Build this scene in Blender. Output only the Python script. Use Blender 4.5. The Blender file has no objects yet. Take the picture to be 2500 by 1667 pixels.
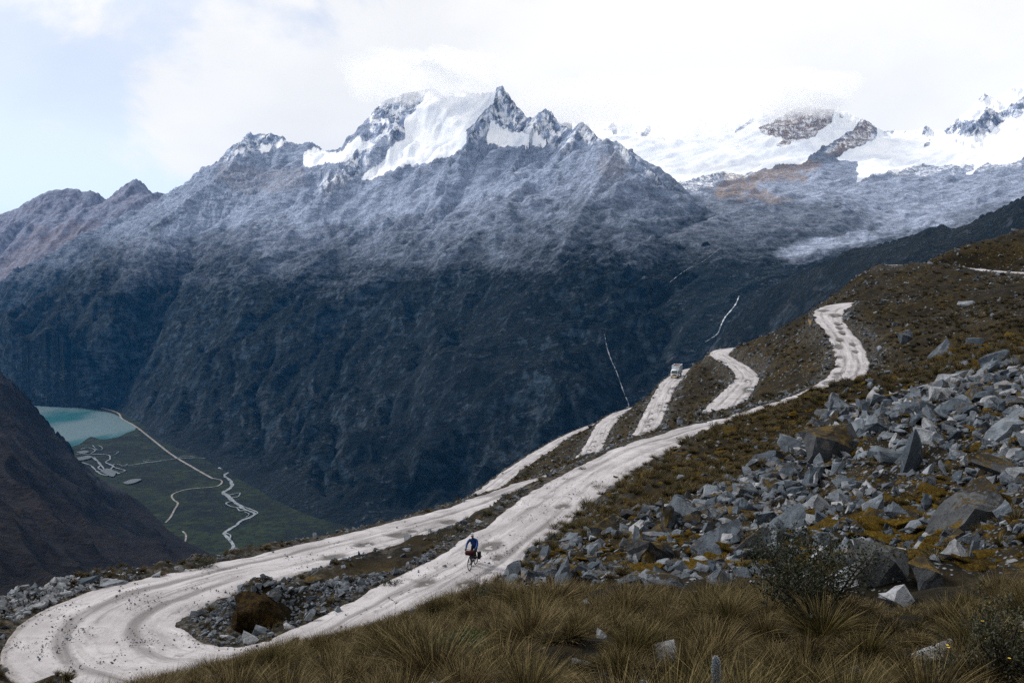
import bpy, bmesh, math, random
import numpy as np
from mathutils import Vector, Matrix, Euler

SC = bpy.context.scene
COL = SC.collection
R = math.radians

# ---------------------------------------------------------------- camera
W0, H0, FPX = 2500.0, 1667.0, 2431.0          # photograph size and focal length in its pixels (35 mm lens)
PITCH = math.atan((833.5 - 650.0) / FPX)      # horizon at row 650
cam_d = bpy.data.cameras.new('camera')
cam_d.lens = 35.0
cam_d.sensor_width = 36.0
cam_d.sensor_fit = 'HORIZONTAL'
cam_d.clip_start = 0.3
cam_d.clip_end = 80000.0
cam = bpy.data.objects.new('camera', cam_d)
COL.objects.link(cam)
cam.location = (0, 0, 0)
cam.rotation_euler = (math.pi / 2 - PITCH, 0, 0)
SC.camera = cam

# ---------------------------------------------------------------- sky, sun, exposure
SUN_EL, SUN_AZ = R(38), R(-68)                # azimuth from +Y (view direction), negative = left
world = bpy.data.worlds.new('World')
SC.world = world
world.use_nodes = True
wt = world.node_tree
wt.nodes.clear()
def wn(t, **k):
    n = wt.nodes.new(t)
    for a, b in k.items():
        setattr(n, a, b)
    return n
w_out = wn('ShaderNodeOutputWorld')
w_bg = wn('ShaderNodeBackground')
w_bg.inputs['Strength'].default_value = 0.1
w_sky = wn('ShaderNodeTexSky', sky_type='NISHITA')
w_sky.sun_disc = False
w_sky.sun_elevation = SUN_EL
w_sky.sun_rotation = SUN_AZ
w_sky.altitude = 4600
w_sky.air_density = 1.0
w_sky.dust_density = 0.6
w_tc = wn('ShaderNodeTexCoord')
w_map = wn('ShaderNodeMapping')
w_map.inputs['Scale'].default_value = (1.0, 1.0, 1.7)
w_map.inputs['Location'].default_value = (4.2, 0.4, 1.7)
w_n1 = wn('ShaderNodeTexNoise')
w_n1.inputs['Scale'].default_value = 4.6
w_n1.inputs['Detail'].default_value = 9
w_n1.inputs['Roughness'].default_value = 0.56
w_n1.inputs['Distortion'].default_value = 0.35
w_n2 = wn('ShaderNodeTexNoise')
w_n2.inputs['Scale'].default_value = 3.4
w_n2.inputs['Detail'].default_value = 6
w_sep = wn('ShaderNodeSeparateXYZ')
w_bias = wn('ShaderNodeMath', operation='MULTIPLY_ADD')    # thicker cloud to the right, breaking up to the left
w_bias.inputs[1].default_value = 0.5
w_cov = wn('ShaderNodeMapRange', interpolation_type='SMOOTHSTEP')
w_cov.inputs['From Min'].default_value = 0.29
w_cov.inputs['From Max'].default_value = 0.40
w_cov.inputs['To Min'].default_value = 0.66
w_cov.inputs['To Max'].default_value = 1.0
w_col = wn('ShaderNodeValToRGB')
w_col.color_ramp.elements[0].position = 0.34
w_col.color_ramp.elements[0].color = (0.84, 0.845, 0.86, 1)
w_col.color_ramp.elements[1].position = 0.58
w_col.color_ramp.elements[1].color = (1.0, 0.995, 0.99, 1)
w_mul = wn('ShaderNodeVectorMath', operation='SCALE')
w_mul.inputs['Scale'].default_value = 6.0
w_mix = wn('ShaderNodeMix', data_type='RGBA')
L = wt.links.new
L(w_tc.outputs['Generated'], w_map.inputs['Vector'])
L(w_map.outputs[0], w_n1.inputs['Vector'])
L(w_map.outputs[0], w_n2.inputs['Vector'])
L(w_tc.outputs['Generated'], w_sep.inputs[0])
L(w_sep.outputs['X'], w_bias.inputs[0])
L(w_n1.outputs[0], w_bias.inputs[2])
L(w_bias.outputs[0], w_cov.inputs['Value'])
L(w_n2.outputs[0], w_col.inputs[0])
L(w_col.outputs[0], w_mul.inputs[0])
L(w_sky.outputs[0], w_mix.inputs['A'])
L(w_mul.outputs[0], w_mix.inputs['B'])
L(w_cov.outputs[0], w_mix.inputs['Factor'])
L(w_mix.outputs['Result'], w_bg.inputs['Color'])
L(w_bg.outputs[0], w_out.inputs['Surface'])

sun_d = bpy.data.lights.new('sun', 'SUN')
sun_d.energy = 2.4
sun_d.angle = R(14)
sun_d.color = (1.0, 0.95, 0.88)
sun = bpy.data.objects.new('sun', sun_d)
COL.objects.link(sun)
sdir = Vector((math.cos(SUN_EL) * math.sin(SUN_AZ), math.cos(SUN_EL) * math.cos(SUN_AZ), math.sin(SUN_EL)))
sun.rotation_euler = (-sdir).to_track_quat('-Z', 'Y').to_euler()
sun.location = sdir * 500

vs = SC.view_settings
SC.display_settings.display_device = 'sRGB'
vs.view_transform = 'Standard'
vs.look = 'None'
vs.exposure = 0.85
vs.gamma = 1.0
vs.use_curve_mapping = False
cy = SC.cycles
cy.use_denoising = False
cy.use_adaptive_sampling = True
cy.adaptive_threshold = 0.008
cy.max_bounces = 14
cy.diffuse_bounces = 2
cy.glossy_bounces = 2
cy.transmission_bounces = 2
cy.transparent_max_bounces = 4
cy.volume_bounces = 12
SC.render.film_transparent = False

# ---------------------------------------------------------------- projection helpers
CT, ST = math.cos(PITCH), math.sin(PITCH)
def ray(px, py):
    """direction with unit forward (y) component"""
    a = (np.asarray(px, float) - W0 / 2) / FPX
    b = (H0 / 2 - np.asarray(py, float)) / FPX
    y = CT + b * ST
    return a / y, (-ST + b * CT) / y
def at_depth(px, py, d):
    tx, tz = ray(px, py)
    return np.array([tx * d, d + 0 * tx, tz * d]).T
def at_z(px, py, z):
    tx, tz = ray(px, py)
    d = z / tz
    return np.array([tx * d, d, z + 0 * d]).T
def project(x, y, z):
    f = y * CT - z * ST
    u = y * ST + z * CT
    f = np.maximum(f, 1e-3)
    return W0 / 2 + FPX * x / f, H0 / 2 - FPX * u / f

# ---------------------------------------------------------------- noise
def _hash(ix, iy, seed):
    h = (ix.astype(np.int64) * 374761393 + iy.astype(np.int64) * 668265263 + seed * 974634777) & 0xffffffff
    h = ((h ^ (h >> 13)) * 1274126177) & 0xffffffff
    return ((h ^ (h >> 16)) & 0xffff) / 65536.0
def gnoise(x, y, seed=0):
    ix, iy = np.floor(x), np.floor(y)
    fx, fy = x - ix, y - iy
    ux = fx * fx * fx * (fx * (fx * 6 - 15) + 10)
    uy = fy * fy * fy * (fy * (fy * 6 - 15) + 10)
    def g(ax, ay):
        a = _hash(ix + ax, iy + ay, seed) * 2 * math.pi
        return np.cos(a) * (fx - ax) + np.sin(a) * (fy - ay)
    return ((g(0, 0) * (1 - ux) + g(1, 0) * ux) * (1 - uy) + (g(0, 1) * (1 - ux) + g(1, 1) * ux) * uy) * 1.5
def fbm(x, y, oct=5, seed=0, gain=0.5, lac=2.03):
    s, a = 0, 1.0
    for i in range(oct):
        s = s + a * gnoise(x, y, seed + i * 17)
        x, y, a = x * lac + 3.1, y * lac - 1.7, a * gain
    return s
def ridged(x, y, oct=5, seed=0, gain=0.5, lac=2.05):
    s, a, w = 0, 1.0, 1.0
    for i in range(oct):
        n = 1 - np.abs(gnoise(x, y, seed + i * 31)) * 1.6
        n = np.clip(n, 0, 1) ** 2
        s = s + a * n * w
        w = np.clip(n * 1.4, 0, 1)
        x, y, a = x * lac + 5.3, y * lac + 2.9, a * gain
    return s
def sstep(a, b, x):
    t = np.clip((x - a) / (b - a), 0, 1)
    return t * t * (3 - 2 * t)

class TPS:
    """thin-plate surface through scattered (x, y, z)"""
    def __init__(self, P, lam=1e-4):
        P = np.asarray(P, float)
        self.c = P[:, :2].mean(0)
        self.s = np.abs(P[:, :2] - self.c).max()
        X = (P[:, :2] - self.c) / self.s
        n = len(X)
        K = self.k(X, X) + lam * np.eye(n)
        A = np.zeros((n + 3, n + 3))
        A[:n, :n] = K
        A[:n, n] = 1; A[:n, n + 1:] = X
        A[n, :n] = 1; A[n + 1:, :n] = X.T
        self.w = np.linalg.solve(A, np.concatenate([P[:, 2], np.zeros(3)]))
        self.X = X
    @staticmethod
    def k(A, B):
        r2 = ((A[:, None, :] - B[None]) ** 2).sum(-1) + 1e-12
        return 0.5 * r2 * np.log(r2)
    def __call__(self, x, y):
        sh = np.shape(x)
        Q = (np.stack([np.ravel(x), np.ravel(y)], 1) - self.c) / self.s
        o = np.empty(len(Q))
        for i in range(0, len(Q), 20000):
            q = Q[i:i + 20000]
            o[i:i + 20000] = self.k(q, self.X) @ self.w[:-3] + self.w[-3] + q @ self.w[-2:]
        return o.reshape(sh)

# ---------------------------------------------------------------- objects
def tag(o, label=None, cat=None, group=None, kind=None):
    if label: o['label'] = label
    if cat: o['category'] = cat
    if group: o['group'] = group
    if kind: o['kind'] = kind
    return o
def link(o, parent=None):
    COL.objects.link(o)
    if parent is not None:
        o.parent = parent
    return o
def empty(name, loc=(0, 0, 0), rz=0):
    o = bpy.data.objects.new(name, None)
    o.empty_display_size = 0.2
    o.location = loc
    o.rotation_euler = (0, 0, rz)
    COL.objects.link(o)
    return o
def mesh_np(name, V, F, mat=None, smooth=True, attrs=None):
    """V (n,3), F (m,3 or 4) arrays -> mesh datablock"""
    V = np.asarray(V, np.float32); F = np.asarray(F, np.int32)
    me = bpy.data.meshes.new(name)
    k = F.shape[1]
    me.vertices.add(len(V)); me.vertices.foreach_set('co', V.ravel())
    me.loops.add(F.size); me.loops.foreach_set('vertex_index', F.ravel())
    me.polygons.add(len(F))
    me.polygons.foreach_set('loop_start', np.arange(0, F.size, k, dtype=np.int32))
    me.polygons.foreach_set('loop_total', np.full(len(F), k, np.int32))
    me.polygons.foreach_set('use_smooth', np.full(len(F), smooth, bool))
    for an, av in (attrs or {}).items():
        a = me.attributes.new(an, 'FLOAT', 'POINT')
        a.data.foreach_set('value', np.asarray(av, np.float32))
    me.update(calc_edges=True)
    if mat: me.materials.append(mat)
    return me
def grid_faces(r, c):
    i = np.arange(r * c).reshape(r, c)
    return np.stack([i[:-1, :-1], i[:-1, 1:], i[1:, 1:], i[1:, :-1]], -1).reshape(-1, 4)
def inpoly(px, py, poly):
    P = np.asarray(poly, float)
    res = np.zeros(np.shape(px), bool)
    j = len(P) - 1
    for i in range(len(P)):
        xi, yi, xj, yj = P[i, 0], P[i, 1], P[j, 0], P[j, 1]
        if yi != yj:
            c = ((yi > py) != (yj > py)) & (px < (xj - xi) * (py - yi) / (yj - yi) + xi)
            res ^= c
        j = i
    return res

# ---------------------------------------------------------------- material helper
class Mat:
    def __init__(self, name, rough=0.9, spec=0.2):
        self.m = bpy.data.materials.new(name)
        self.m.use_nodes = True
        self.t = self.m.node_tree
        self.b = self.t.nodes['Principled BSDF']
        self.b.inputs['Roughness'].default_value = rough
        self.b.inputs['Specular IOR Level'].default_value = spec
        self.geo = None; self.tc = None
    def n(self, t, ins=None, **k):
        n = self.t.nodes.new(t)
        for a, b in k.items(): setattr(n, a, b)
        for a, b in (ins or {}).items(): self.put(n.inputs[a], b)
        return n
    def put(self, sock, v):
        if isinstance(v, bpy.types.NodeSocket): self.t.links.new(v, sock)
        elif isinstance(v, (tuple, list)) and len(v) == 3 and sock.type == 'RGBA': sock.default_value = (*v, 1)
        else: sock.default_value = v
    def coord(self, kind='Object'):
        if not self.tc: self.tc = self.n('ShaderNodeTexCoord')
        return self.tc.outputs[kind]
    def pos(self):
        if not self.geo: self.geo = self.n('ShaderNodeNewGeometry')
        return self.geo.outputs['Position']
    def normal_z(self):
        self.pos()
        return self.n('ShaderNodeSeparateXYZ', {0: self.geo.outputs['Normal']}).outputs[2]
    def attr(self, name):
        return self.n('ShaderNodeAttribute', attribute_name=name).outputs['Fac']
    def scale(self, vec, s, rot=(0, 0, 0)):
        return self.n('ShaderNodeMapping', {'Vector': vec, 'Scale': s, 'Rotation': rot}).outputs[0]
    def noise(self, vec, scale, detail=4, rough=0.55, dist=0.0, col=False):
        n = self.n('ShaderNodeTexNoise', {'Vector': vec, 'Scale': scale, 'Detail': detail, 'Roughness': rough, 'Distortion': dist})
        return n.outputs['Color' if col else 0]
    def voro(self, vec, scale, feature='F1', out='Distance', rnd=1.0):
        return self.n('ShaderNodeTexVoronoi', {'Vector': vec, 'Scale': scale, 'Randomness': rnd}, feature=feature).outputs[out]
    def ramp(self, v, a, b, lo=0.0, hi=1.0, smooth=True):
        return self.n('ShaderNodeMapRange', {'Value': v, 'From Min': a, 'From Max': b, 'To Min': lo, 'To Max': hi},
                      interpolation_type='SMOOTHSTEP' if smooth else 'LINEAR').outputs[0]
    def math(self, op, a, b=0.0, c=0.0, clamp=False):
        n = self.n('ShaderNodeMath', {0: a, 1: b, 2: c}, operation=op)
        n.use_clamp = clamp
        return n.outputs[0]
    def mix(self, f, a, b, blend='MIX'):
        n = self.n('ShaderNodeMix', {'Factor': f}, data_type='RGBA', blend_type=blend)
        self.put(n.inputs['A'], a); self.put(n.inputs['B'], b)
        return n.outputs['Result']
    def bump(self, h, strength=0.5, dist=1.0, normal=None):
        n = self.n('ShaderNodeBump', {'Height': h, 'Strength': strength, 'Distance': dist})
        if normal is not None: self.put(n.inputs['Normal'], normal)
        return n.outputs[0]
    def out(self, color=None, rough=None, normal=None):
        if color is not None: self.put(self.b.inputs['Base Color'], color)
        if rough is not None: self.put(self.b.inputs['Roughness'], rough)
        if normal is not None: self.put(self.b.inputs['Normal'], normal)
        return self.m
def plain(name, col, rough=0.6, spec=0.3, metal=0.0, var=0.15, scale=8):
    m = Mat(name, rough, spec)
    m.b.inputs['Metallic'].default_value = metal
    n = m.noise(m.coord(), scale, 4)
    c2 = tuple(c * (1 - var) for c in col); c3 = tuple(min(1, c * (1 + var)) for c in col)
    return m.out(m.mix(m.ramp(n, .3, .7), c2, c3))
# ================================================================ the far terrain
VZ = -750.0                                            # valley floor
def fan(px0, px1, nc, d0, d1, nr, apex=0.0):
    t = (np.linspace(px0, px1, nc) - W0 / 2) / FPX
    d = (d0 + apex) * ((d1 + apex) / (d0 + apex)) ** np.linspace(0, 1, nr) - apex
    return t[None, :] * (d[:, None] + apex), np.repeat(d[:, None], nc, 1)
def ctrl(L_):
    L_ = np.asarray(L_, float)
    return at_depth(L_[:, 0], L_[:, 1], L_[:, 2])
def dense(P, step):
    P = np.asarray(P, float); out = []
    for a, b in zip(P[:-1], P[1:]):
        n = max(1, int(np.linalg.norm((b - a)[:2]) / step))
        out += [a + (b - a) * i / n for i in range(n)]
    return np.array(out + [P[-1]])
def nearest(x, y, P, chunk=40000):
    xs, ys = x.ravel(), y.ravel()
    D = np.empty(len(xs)); I = np.empty(len(xs), int)
    for i in range(0, len(xs), chunk):
        d2 = (xs[i:i + chunk, None] - P[None, :, 0]) ** 2 + (ys[i:i + chunk, None] - P[None, :, 1]) ** 2
        j = d2.argmin(1); I[i:i + chunk] = j
        D[i:i + chunk] = np.sqrt(d2[np.arange(len(j)), j])
    return D.reshape(x.shape), I.reshape(x.shape)
def tent(z, x, y, ridge, k, jag=0.0, seed=0, reach=900):
    """raise z to a ridge line with flanks of slope k"""
    P = dense(ridge, 14)
    D, I = nearest(x, y, P)
    rz = P[I, 2]
    nz_ = 0.8 * (ridged(x / 130, y / 130, 4, seed) - 0.75) + 0.5 * fbm(x / 38, y / 38, 3, seed + 8)
    t = rz - k * D * (1 + 0.25 * fbm(x / 260, y / 260, 2, seed + 5)) + jag * (nz_ - 0.3) * np.minimum(D / 25.0, 1.0) - 0.00012 * D * D
    w = 18.0                                           # small rounding where flank meets slope
    h = np.clip(0.5 + 0.5 * (t - z) / w, 0, 1)
    return np.where(D < reach, z * (1 - h) + t * h + w * h * (1 - h) * 0.5, z)
def mask1(px, py, polys, jit=6.0, seed=0, s=14.0):
    jx = px + jit * (fbm(px / s, py / s, 3, seed) + 2 * fbm(px / (s * 4), py / (s * 4), 2, seed + 3))
    jy = py + jit * 0.8 * (fbm(px / s + 9, py / s, 3, seed + 1) + 2 * fbm(px / (s * 4), py / (s * 4) + 5, 2, seed + 4))
    m = np.zeros(px.shape, bool)
    for p in polys:
        m |= inpoly(jx, jy, p)
    return m.astype(float)
def mask(px, py, polys, jit=6.0, seed=0, s=14.0, n=1):
    """membership of points in traced patches, edges broken up by noise; n > 1 softens the edge"""
    m = sum(mask1(px, py, polys, jit, seed + 50 * k, s * (1 + 0.6 * k)) for k in range(n)) / n
    for _ in range(2):
        q = np.pad(m, 1, mode='edge')
        m = (q[1:-1, 1:-1] * 2 + q[:-2, 1:-1] + q[2:, 1:-1] + q[1:-1, :-2] + q[1:-1, 2:]) / 6
    return m
def rock_material(name, veg, rock, scree_haze, warm, cliff=(0.15, 0.165, 0.215), strat=(0.012, 0.028, 0.034), rot=0.5, fine=0.085, snow_on=True):
    """slopes: turf on the gentler ground, bare rock where steep or broken, scree (paled on upper slopes to paint in haze) and snow where the ground carries them"""
    m = Mat(name, 0.95, 0.1)
    p = m.pos()
    big = m.noise(m.scale(p, (1, 1, 1)), 0.0022, 5, 0.6)
    st = m.noise(m.scale(p, strat, (0.35, 0.0, rot)), 1.0, 7, 0.68, 0.6)
    fi = m.noise(p, fine, 6, 0.7)
    fi2 = m.noise(p, fine * 0.32, 5, 0.65)
    nz = m.normal_z()
    steep = m.ramp(nz, 0.80, 0.58)
    expo = m.math('ADD', m.math('MULTIPLY', steep, 0.24), m.math('ADD', m.math('MULTIPLY', st, 0.65), m.math('MULTIPLY', fi2, 0.45)))
    rocky = m.math('MULTIPLY', m.ramp(expo, 0.70, 0.84), m.ramp(big, 0.40, 0.58, 0.25, 1.0))
    speck = m.ramp(fi, 0.60, 0.70)
    fleck = m.ramp(m.noise(m.scale(p, tuple(x * 4.0 for x in strat), (0.35, 0.0, rot)), 1.0, 5, 0.7, 0.3), 0.55, 0.63)
    fleck = m.math('MULTIPLY', fleck, m.ramp(big, 0.42, 0.60, 0.15, 1.0))
    rocky = m.math('MAXIMUM', rocky, m.math('MAXIMUM', m.math('MULTIPLY', speck, 0.45), fleck))
    vegc = m.mix(m.ramp(big, 0.35, 0.65), veg, tuple(c * f for c, f in zip(veg, (1.45, 1.05, 0.75))))
    vegc = m.mix(m.ramp(fi, 0.3, 0.7), m.mix(0.35, vegc, (0.004, 0.008, 0.008)), vegc)
    rockc = m.mix(m.ramp(fi2, 0.3, 0.7), tuple(c * 0.45 for c in rock), tuple(c * 1.35 for c in rock))
    rockc = m.mix(m.ramp(m.noise(p, 0.012, 3), 0.52, 0.66), rockc, tuple(a * b for a, b in zip(rock, (1.55, 1.15, 0.95))))
    c = m.mix(rocky, vegc, rockc)
    sc = m.ramp(m.math('ADD', m.attr('scree_haze'), m.math('ADD', m.math('MULTIPLY', m.math('SUBTRACT', st, 0.5), 0.55), m.math('MULTIPLY', m.math('SUBTRACT', fi, 0.5), 0.5))), 0.05, 0.95, smooth=False)
    scc = m.mix(m.ramp(st, 0.3, 0.7), tuple(c_ * 0.62 for c_ in scree_haze), tuple(c_ * 1.25 for c_ in scree_haze))
    scc = m.mix(m.ramp(fi, 0.62, 0.38, 0.0, 0.45), scc, tuple(c_ * 0.4 for c_ in scree_haze))
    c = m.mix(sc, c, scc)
    rk = m.attr('bare')
    c = m.mix(rk, c, m.mix(m.ramp(m.noise(m.scale(p, (1, 1, 0.35)), 0.02, 6, 0.7), 0.35, 0.62), tuple(c_ * 0.5 for c_ in cliff), tuple(c_ * 1.7 for c_ in cliff)))
    c = m.mix(m.math('MULTIPLY', m.attr('warm'), m.ramp(fi2, 0.25, 0.6)), c, m.mix(m.ramp(fi, 0.35, 0.65), tuple(w_ * 0.6 for w_ in warm), warm))
    if snow_on:
        sn = m.math('ADD', m.attr('snow'), m.math('ADD', m.math('MULTIPLY_ADD', fi2, 0.5, -0.25), m.math('MULTIPLY_ADD', fi, 0.5, -0.25)))
        dust = m.ramp(m.noise(m.scale(p, (1, 1, 0.28)), 0.022, 7, 0.72), 0.46, 0.60)
        sn = m.math('MAXIMUM', m.ramp(sn, 0.40, 0.58), m.math('MULTIPLY', m.math('MULTIPLY', dust, rk), 0.8))
        c = m.mix(sn, c, m.mix(m.ramp(m.noise(p, 0.006, 6, 0.6), 0.35, 0.65), (0.72, 0.76, 0.83), (0.93, 0.94, 0.96)))
    h = m.math('ADD', m.math('MULTIPLY', st, 1.0), m.math('ADD', m.math('MULTIPLY', fi, 0.3), m.math('MULTIPLY', fi2, 0.7)))
    nb = m.bump(h, 1.0, 26.0)
    if snow_on:
        nb2 = m.bump(h, 0.35, 10.0)
        mixn = m.n('ShaderNodeMix', {'Factor': sn}, data_type='VECTOR')
        m.put(mixn.inputs['A'], nb); m.put(mixn.inputs['B'], nb2)
        nb = mixn.outputs['Result']
    return m.out(c, None, nb)

def terrain(name, X, Y, Z, mat, attrs):
    V = np.stack([X.ravel(), Y.ravel(), Z.ravel()], 1)
    me = mesh_np(name, V, grid_faces(*X.shape), mat, True, {k: v.ravel() for k, v in attrs.items()})
    o = bpy.data.objects.new(name, me)
    o['kind'] = 'structure'
    return link(o)

# ---- the main massif across the valley
def floor_pts(L_):
    L_ = np.asarray(L_, float)
    return at_z(L_[:, 0], L_[:, 1], VZ - 4)
foot = floor_pts([(-200, 900), (-80, 905), (0, 925), (40, 938), (130, 968), (280, 1002), (350, 1042), (450, 1103), (540, 1152), (620, 1195), (700, 1240), (850, 1290), (1000, 1312), (1150, 1330)])
mc = ctrl([
    (1250, 1330, 2700), (1250, 1000, 3150), (1250, 850, 3450), (1250, 700, 3850), (1250, 600, 4250), (1250, 500, 4700), (1250, 420, 5200), (1260, 360, 5500),
    (1400, 1150, 2750), (1400, 900, 3150), (1400, 700, 3650), (1400, 560, 4200), (1400, 450, 4700), (1400, 380, 5000),
    (1500, 1150, 2900), (1500, 900, 3250), (1500, 750, 3500), (1500, 600, 3950), (1500, 450, 4450), (1510, 375, 4700),
    (1600, 900, 3150), (1600, 750, 3550), (1600, 600, 3950), (1600, 480, 4400),
    (1700, 880, 3250), (1700, 760, 3550), (1700, 640, 3950), (1700, 540, 4300), (1690, 500, 4500),
    (1800, 760, 3500), (1800, 680, 3800), (1800, 620, 4100),
    (1000, 1160, 3000), (1000, 1000, 3450), (1000, 850, 3900), (1000, 700, 4450), (1000, 580, 5000), (1000, 500, 5400), (1000, 420, 5750), (1010, 330, 6100),
    (750, 1130, 3350), (750, 1000, 3850), (750, 850, 4400), (750, 700, 4950), (750, 580, 5500), (750, 500, 5900), (750, 420, 6400), (760, 370, 6750),
    (500, 1000, 4250), (500, 850, 4750), (500, 700, 5400), (500, 600, 5900), (500, 500, 6600), (500, 435, 7050),
    (250, 870, 5700), (250, 760, 6200), (250, 660, 6800), (250, 580, 7300),
    (380, 480, 7300), (0, 820, 7050), (0, 730, 7600), (0, 690, 7900), (150, 610, 7600), (-200, 800, 7800), (-200, 740, 8300),
    (880, 400, 6300), (920, 310, 6330), (1120, 300, 6000), (1150, 380, 5700), (650, 400, 6850), (620, 345, 6950)])
back = np.array([(p[0] * 1.12, p[1] * 1.16, p[2] - 500) for p in ctrl([(500, 410, 7200), (760, 345, 6900), (1000, 300, 6400), (1230, 260, 5850), (1430, 320, 5250), (1520, 360, 4800), (150, 610, 7800), (-200, 740, 8300)])])
massif = TPS(np.vstack([foot, mc, back]), 2e-5)
ridge_main = ctrl([(395, 476, 7350), (430, 455, 7300), (460, 445, 7250), (478, 440, 7200), (520, 408, 7100), (560, 380, 7050), (590, 350, 7000), (600, 330, 6970), (610, 319, 6950), (618, 326, 6950), (640, 328, 6950), (660, 326, 6940), (690, 336, 6900), (712, 346, 6890),
    (730, 350, 6880), (757, 343, 6850), (775, 352, 6830), (800, 374, 6780), (835, 372, 6700), (870, 345, 6550), (890, 318, 6450), (903, 292, 6400), (916, 266, 6360), (935, 244, 6320), (960, 236, 6310), (985, 226, 6300), (1030, 218, 6300), (1060, 213, 6290),
    (1090, 214, 6270), (1130, 220, 6230), (1170, 226, 6120), (1200, 222, 5950), (1215, 210, 5830), (1226, 206, 5800), (1237, 222, 5790), (1258, 252, 5740), (1283, 280, 5650), (1300, 286, 5600), (1318, 272, 5540), (1332, 262, 5500), (1345, 270, 5480), (1352, 282, 5460),
    (1366, 300, 5430), (1380, 304, 5400), (1398, 314, 5330), (1412, 300, 5260), (1422, 296, 5220), (1436, 308, 5190), (1452, 326, 5140), (1474, 346, 5060), (1488, 350, 4960), (1496, 352, 4880), (1504, 340, 4800), (1516, 346, 4760), (1534, 364, 4720), (1556, 392, 4680), (1575, 408, 4650), (1604, 424, 4610), (1612, 440, 4590), (1650, 466, 4540), (1690, 484, 4500)])
ridge_a = ctrl([(1225, 215, 5800), (1210, 255, 5700), (1180, 290, 5620), (1150, 318, 5560), (1135, 350, 5500), (1118, 380, 5430)])      # rock spur left of the sharp summit
ridge_b = ctrl([(1340, 270, 5500), (1335, 320, 5380), (1330, 348, 5330)])
ridge_c = ctrl([(1422, 298, 5220), (1400, 340, 5130), (1390, 362, 5080)])
ridge_d = ctrl([(916, 268, 6360), (905, 320, 6200), (880, 360, 6080), (850, 392, 5980), (815, 430, 5880), (785, 458, 5800)])            # rock rib dividing the two glaciers
ridge_e = ctrl([(1508, 344, 4790), (1480, 400, 4600), (1440, 470, 4380), (1390, 560, 4080), (1340, 660, 3800)])                          # broad front spur
ridge_f = ctrl([(612, 322, 6950), (560, 400, 6700), (470, 470, 6450), (380, 540, 6150)])
X, Y = fan(-140, 1840, 640, 2560, 8300, 440)
Zs = massif(X, Y)
ca, sa = math.cos(R(24)), math.sin(R(24))
U, V_ = X * ca + Y * sa, -X * sa + Y * ca                 # U runs along the tilted beds
hgt = sstep(VZ, 300, Zs)
up = sstep(VZ - 10, VZ + 130, Zs)
Zs = Zs + up * (58 * (ridged(U / 1000, V_ / 420, 3, 3) - 0.85) + 12 * (ridged(U / 330, V_ / 110, 3, 9, 0.45) - 0.8) + 26 * fbm(X / 420, Y / 420, 4, 21) + 9 * fbm(X / 70, Y / 70, 4, 23, 0.6) + 16 * (ridged(X / 150, Y / 190, 3, 25) - 0.8))
gull = ridged(X / 210 + 0.35 * fbm(X / 300, Y / 300, 2, 4), Y / 900, 3, 41)   # gullies straight down the face
Zs = Zs - up * (1 - hgt) * 34 * (gull - 0.6)
for k_, (rg, ks, jg) in enumerate([(ridge_d, 0.95, 22), (ridge_f, 0.62, 20), (ridge_a, 1.25, 34), (ridge_b, 1.4, 34), (ridge_c, 1.4, 30), (ridge_e, 0.62, 10)]):
    Zs = tent(Zs, X, Y, rg - np.array([0, 0, 12.0]), ks, jg, 60 + k_)
Zs = tent(Zs, X, Y, ridge_main, 1.15, 16, 77, 1500)
Zs = np.where(Zs < VZ - 30, VZ - 30, Zs)
PX, PY = project(X, Y, Zs)
snow_polys = [[(735, 372), (760, 356), (800, 372), (838, 370), (880, 330), (890, 352), (850, 392), (800, 402), (738, 406)],
    [(985, 300), (1020, 250), (1050, 222), (1120, 200), (1180, 205), (1220, 190), (1205, 250), (1165, 292), (1140, 318), (1135, 350), (1105, 380), (1075, 388), (1000, 404), (950, 420), (900, 436), (868, 446), (905, 412), (940, 380), (968, 350), (990, 338)],
    [(1178, 352), (1190, 318), (1205, 306), (1250, 322), (1300, 330), (1340, 344), (1330, 356), (1270, 352), (1225, 360)],
    [(640, 352), (700, 345), (715, 350), (660, 366), (625, 372)],
    [(885, 352), (900, 346), (915, 358), (890, 372), (878, 376)]]
half = [[(895, 300), (925, 240), (985, 225), (1000, 300), (960, 330), (900, 340)], [(1180, 300), (1222, 200), (1285, 285), (1350, 262), (1360, 300), (1300, 325)], [(1395, 315), (1420, 295), (1450, 320), (1420, 335)]]
snow = np.maximum(mask(PX, PY, snow_polys, 4, 5), 0.42 * mask(PX, PY, half, 5, 6) * (0.4 + 0.9 * np.clip(fbm(PX / 9, PY / 22, 3, 12) + 0.5, 0, 1)))
barep = [[(878, 345), (916, 255), (960, 240), (1050, 215), (1080, 225), (1010, 300), (1000, 322), (975, 350), (930, 345), (905, 400), (830, 450), (790, 470), (770, 455), (850, 395)],
         [(1115, 385), (1140, 330), (1200, 250), (1228, 205), (1290, 280), (1340, 262), (1400, 312), (1422, 295), (1475, 345), (1420, 360), (1380, 365), (1335, 348), (1280, 335), (1195, 310), (1170, 345)],
         [(520, 400), (610, 315), (720, 340), (700, 352), (620, 372), (560, 390)], [(1490, 360), (1510, 340), (1610, 430), (1600, 440), (1540, 400)]]
bare = mask(PX, PY, barep, 5, 8)
sc1 = [[(360, 588), (430, 535), (500, 508), (600, 498), (680, 480), (640, 520), (560, 560), (450, 582)],
       [(470, 480), (620, 400), (740, 400), (900, 440), (1000, 405), (1150, 385), (1330, 352), (1480, 352), (1500, 400), (1450, 440), (1250, 480), (1080, 520), (950, 540), (880, 560), (800, 545), (690, 582), (700, 540), (640, 560), (600, 570), (680, 500), (600, 490)],
       [(1560, 420), (1620, 440), (1660, 480), (1640, 500), (1600, 470)]]
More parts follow.
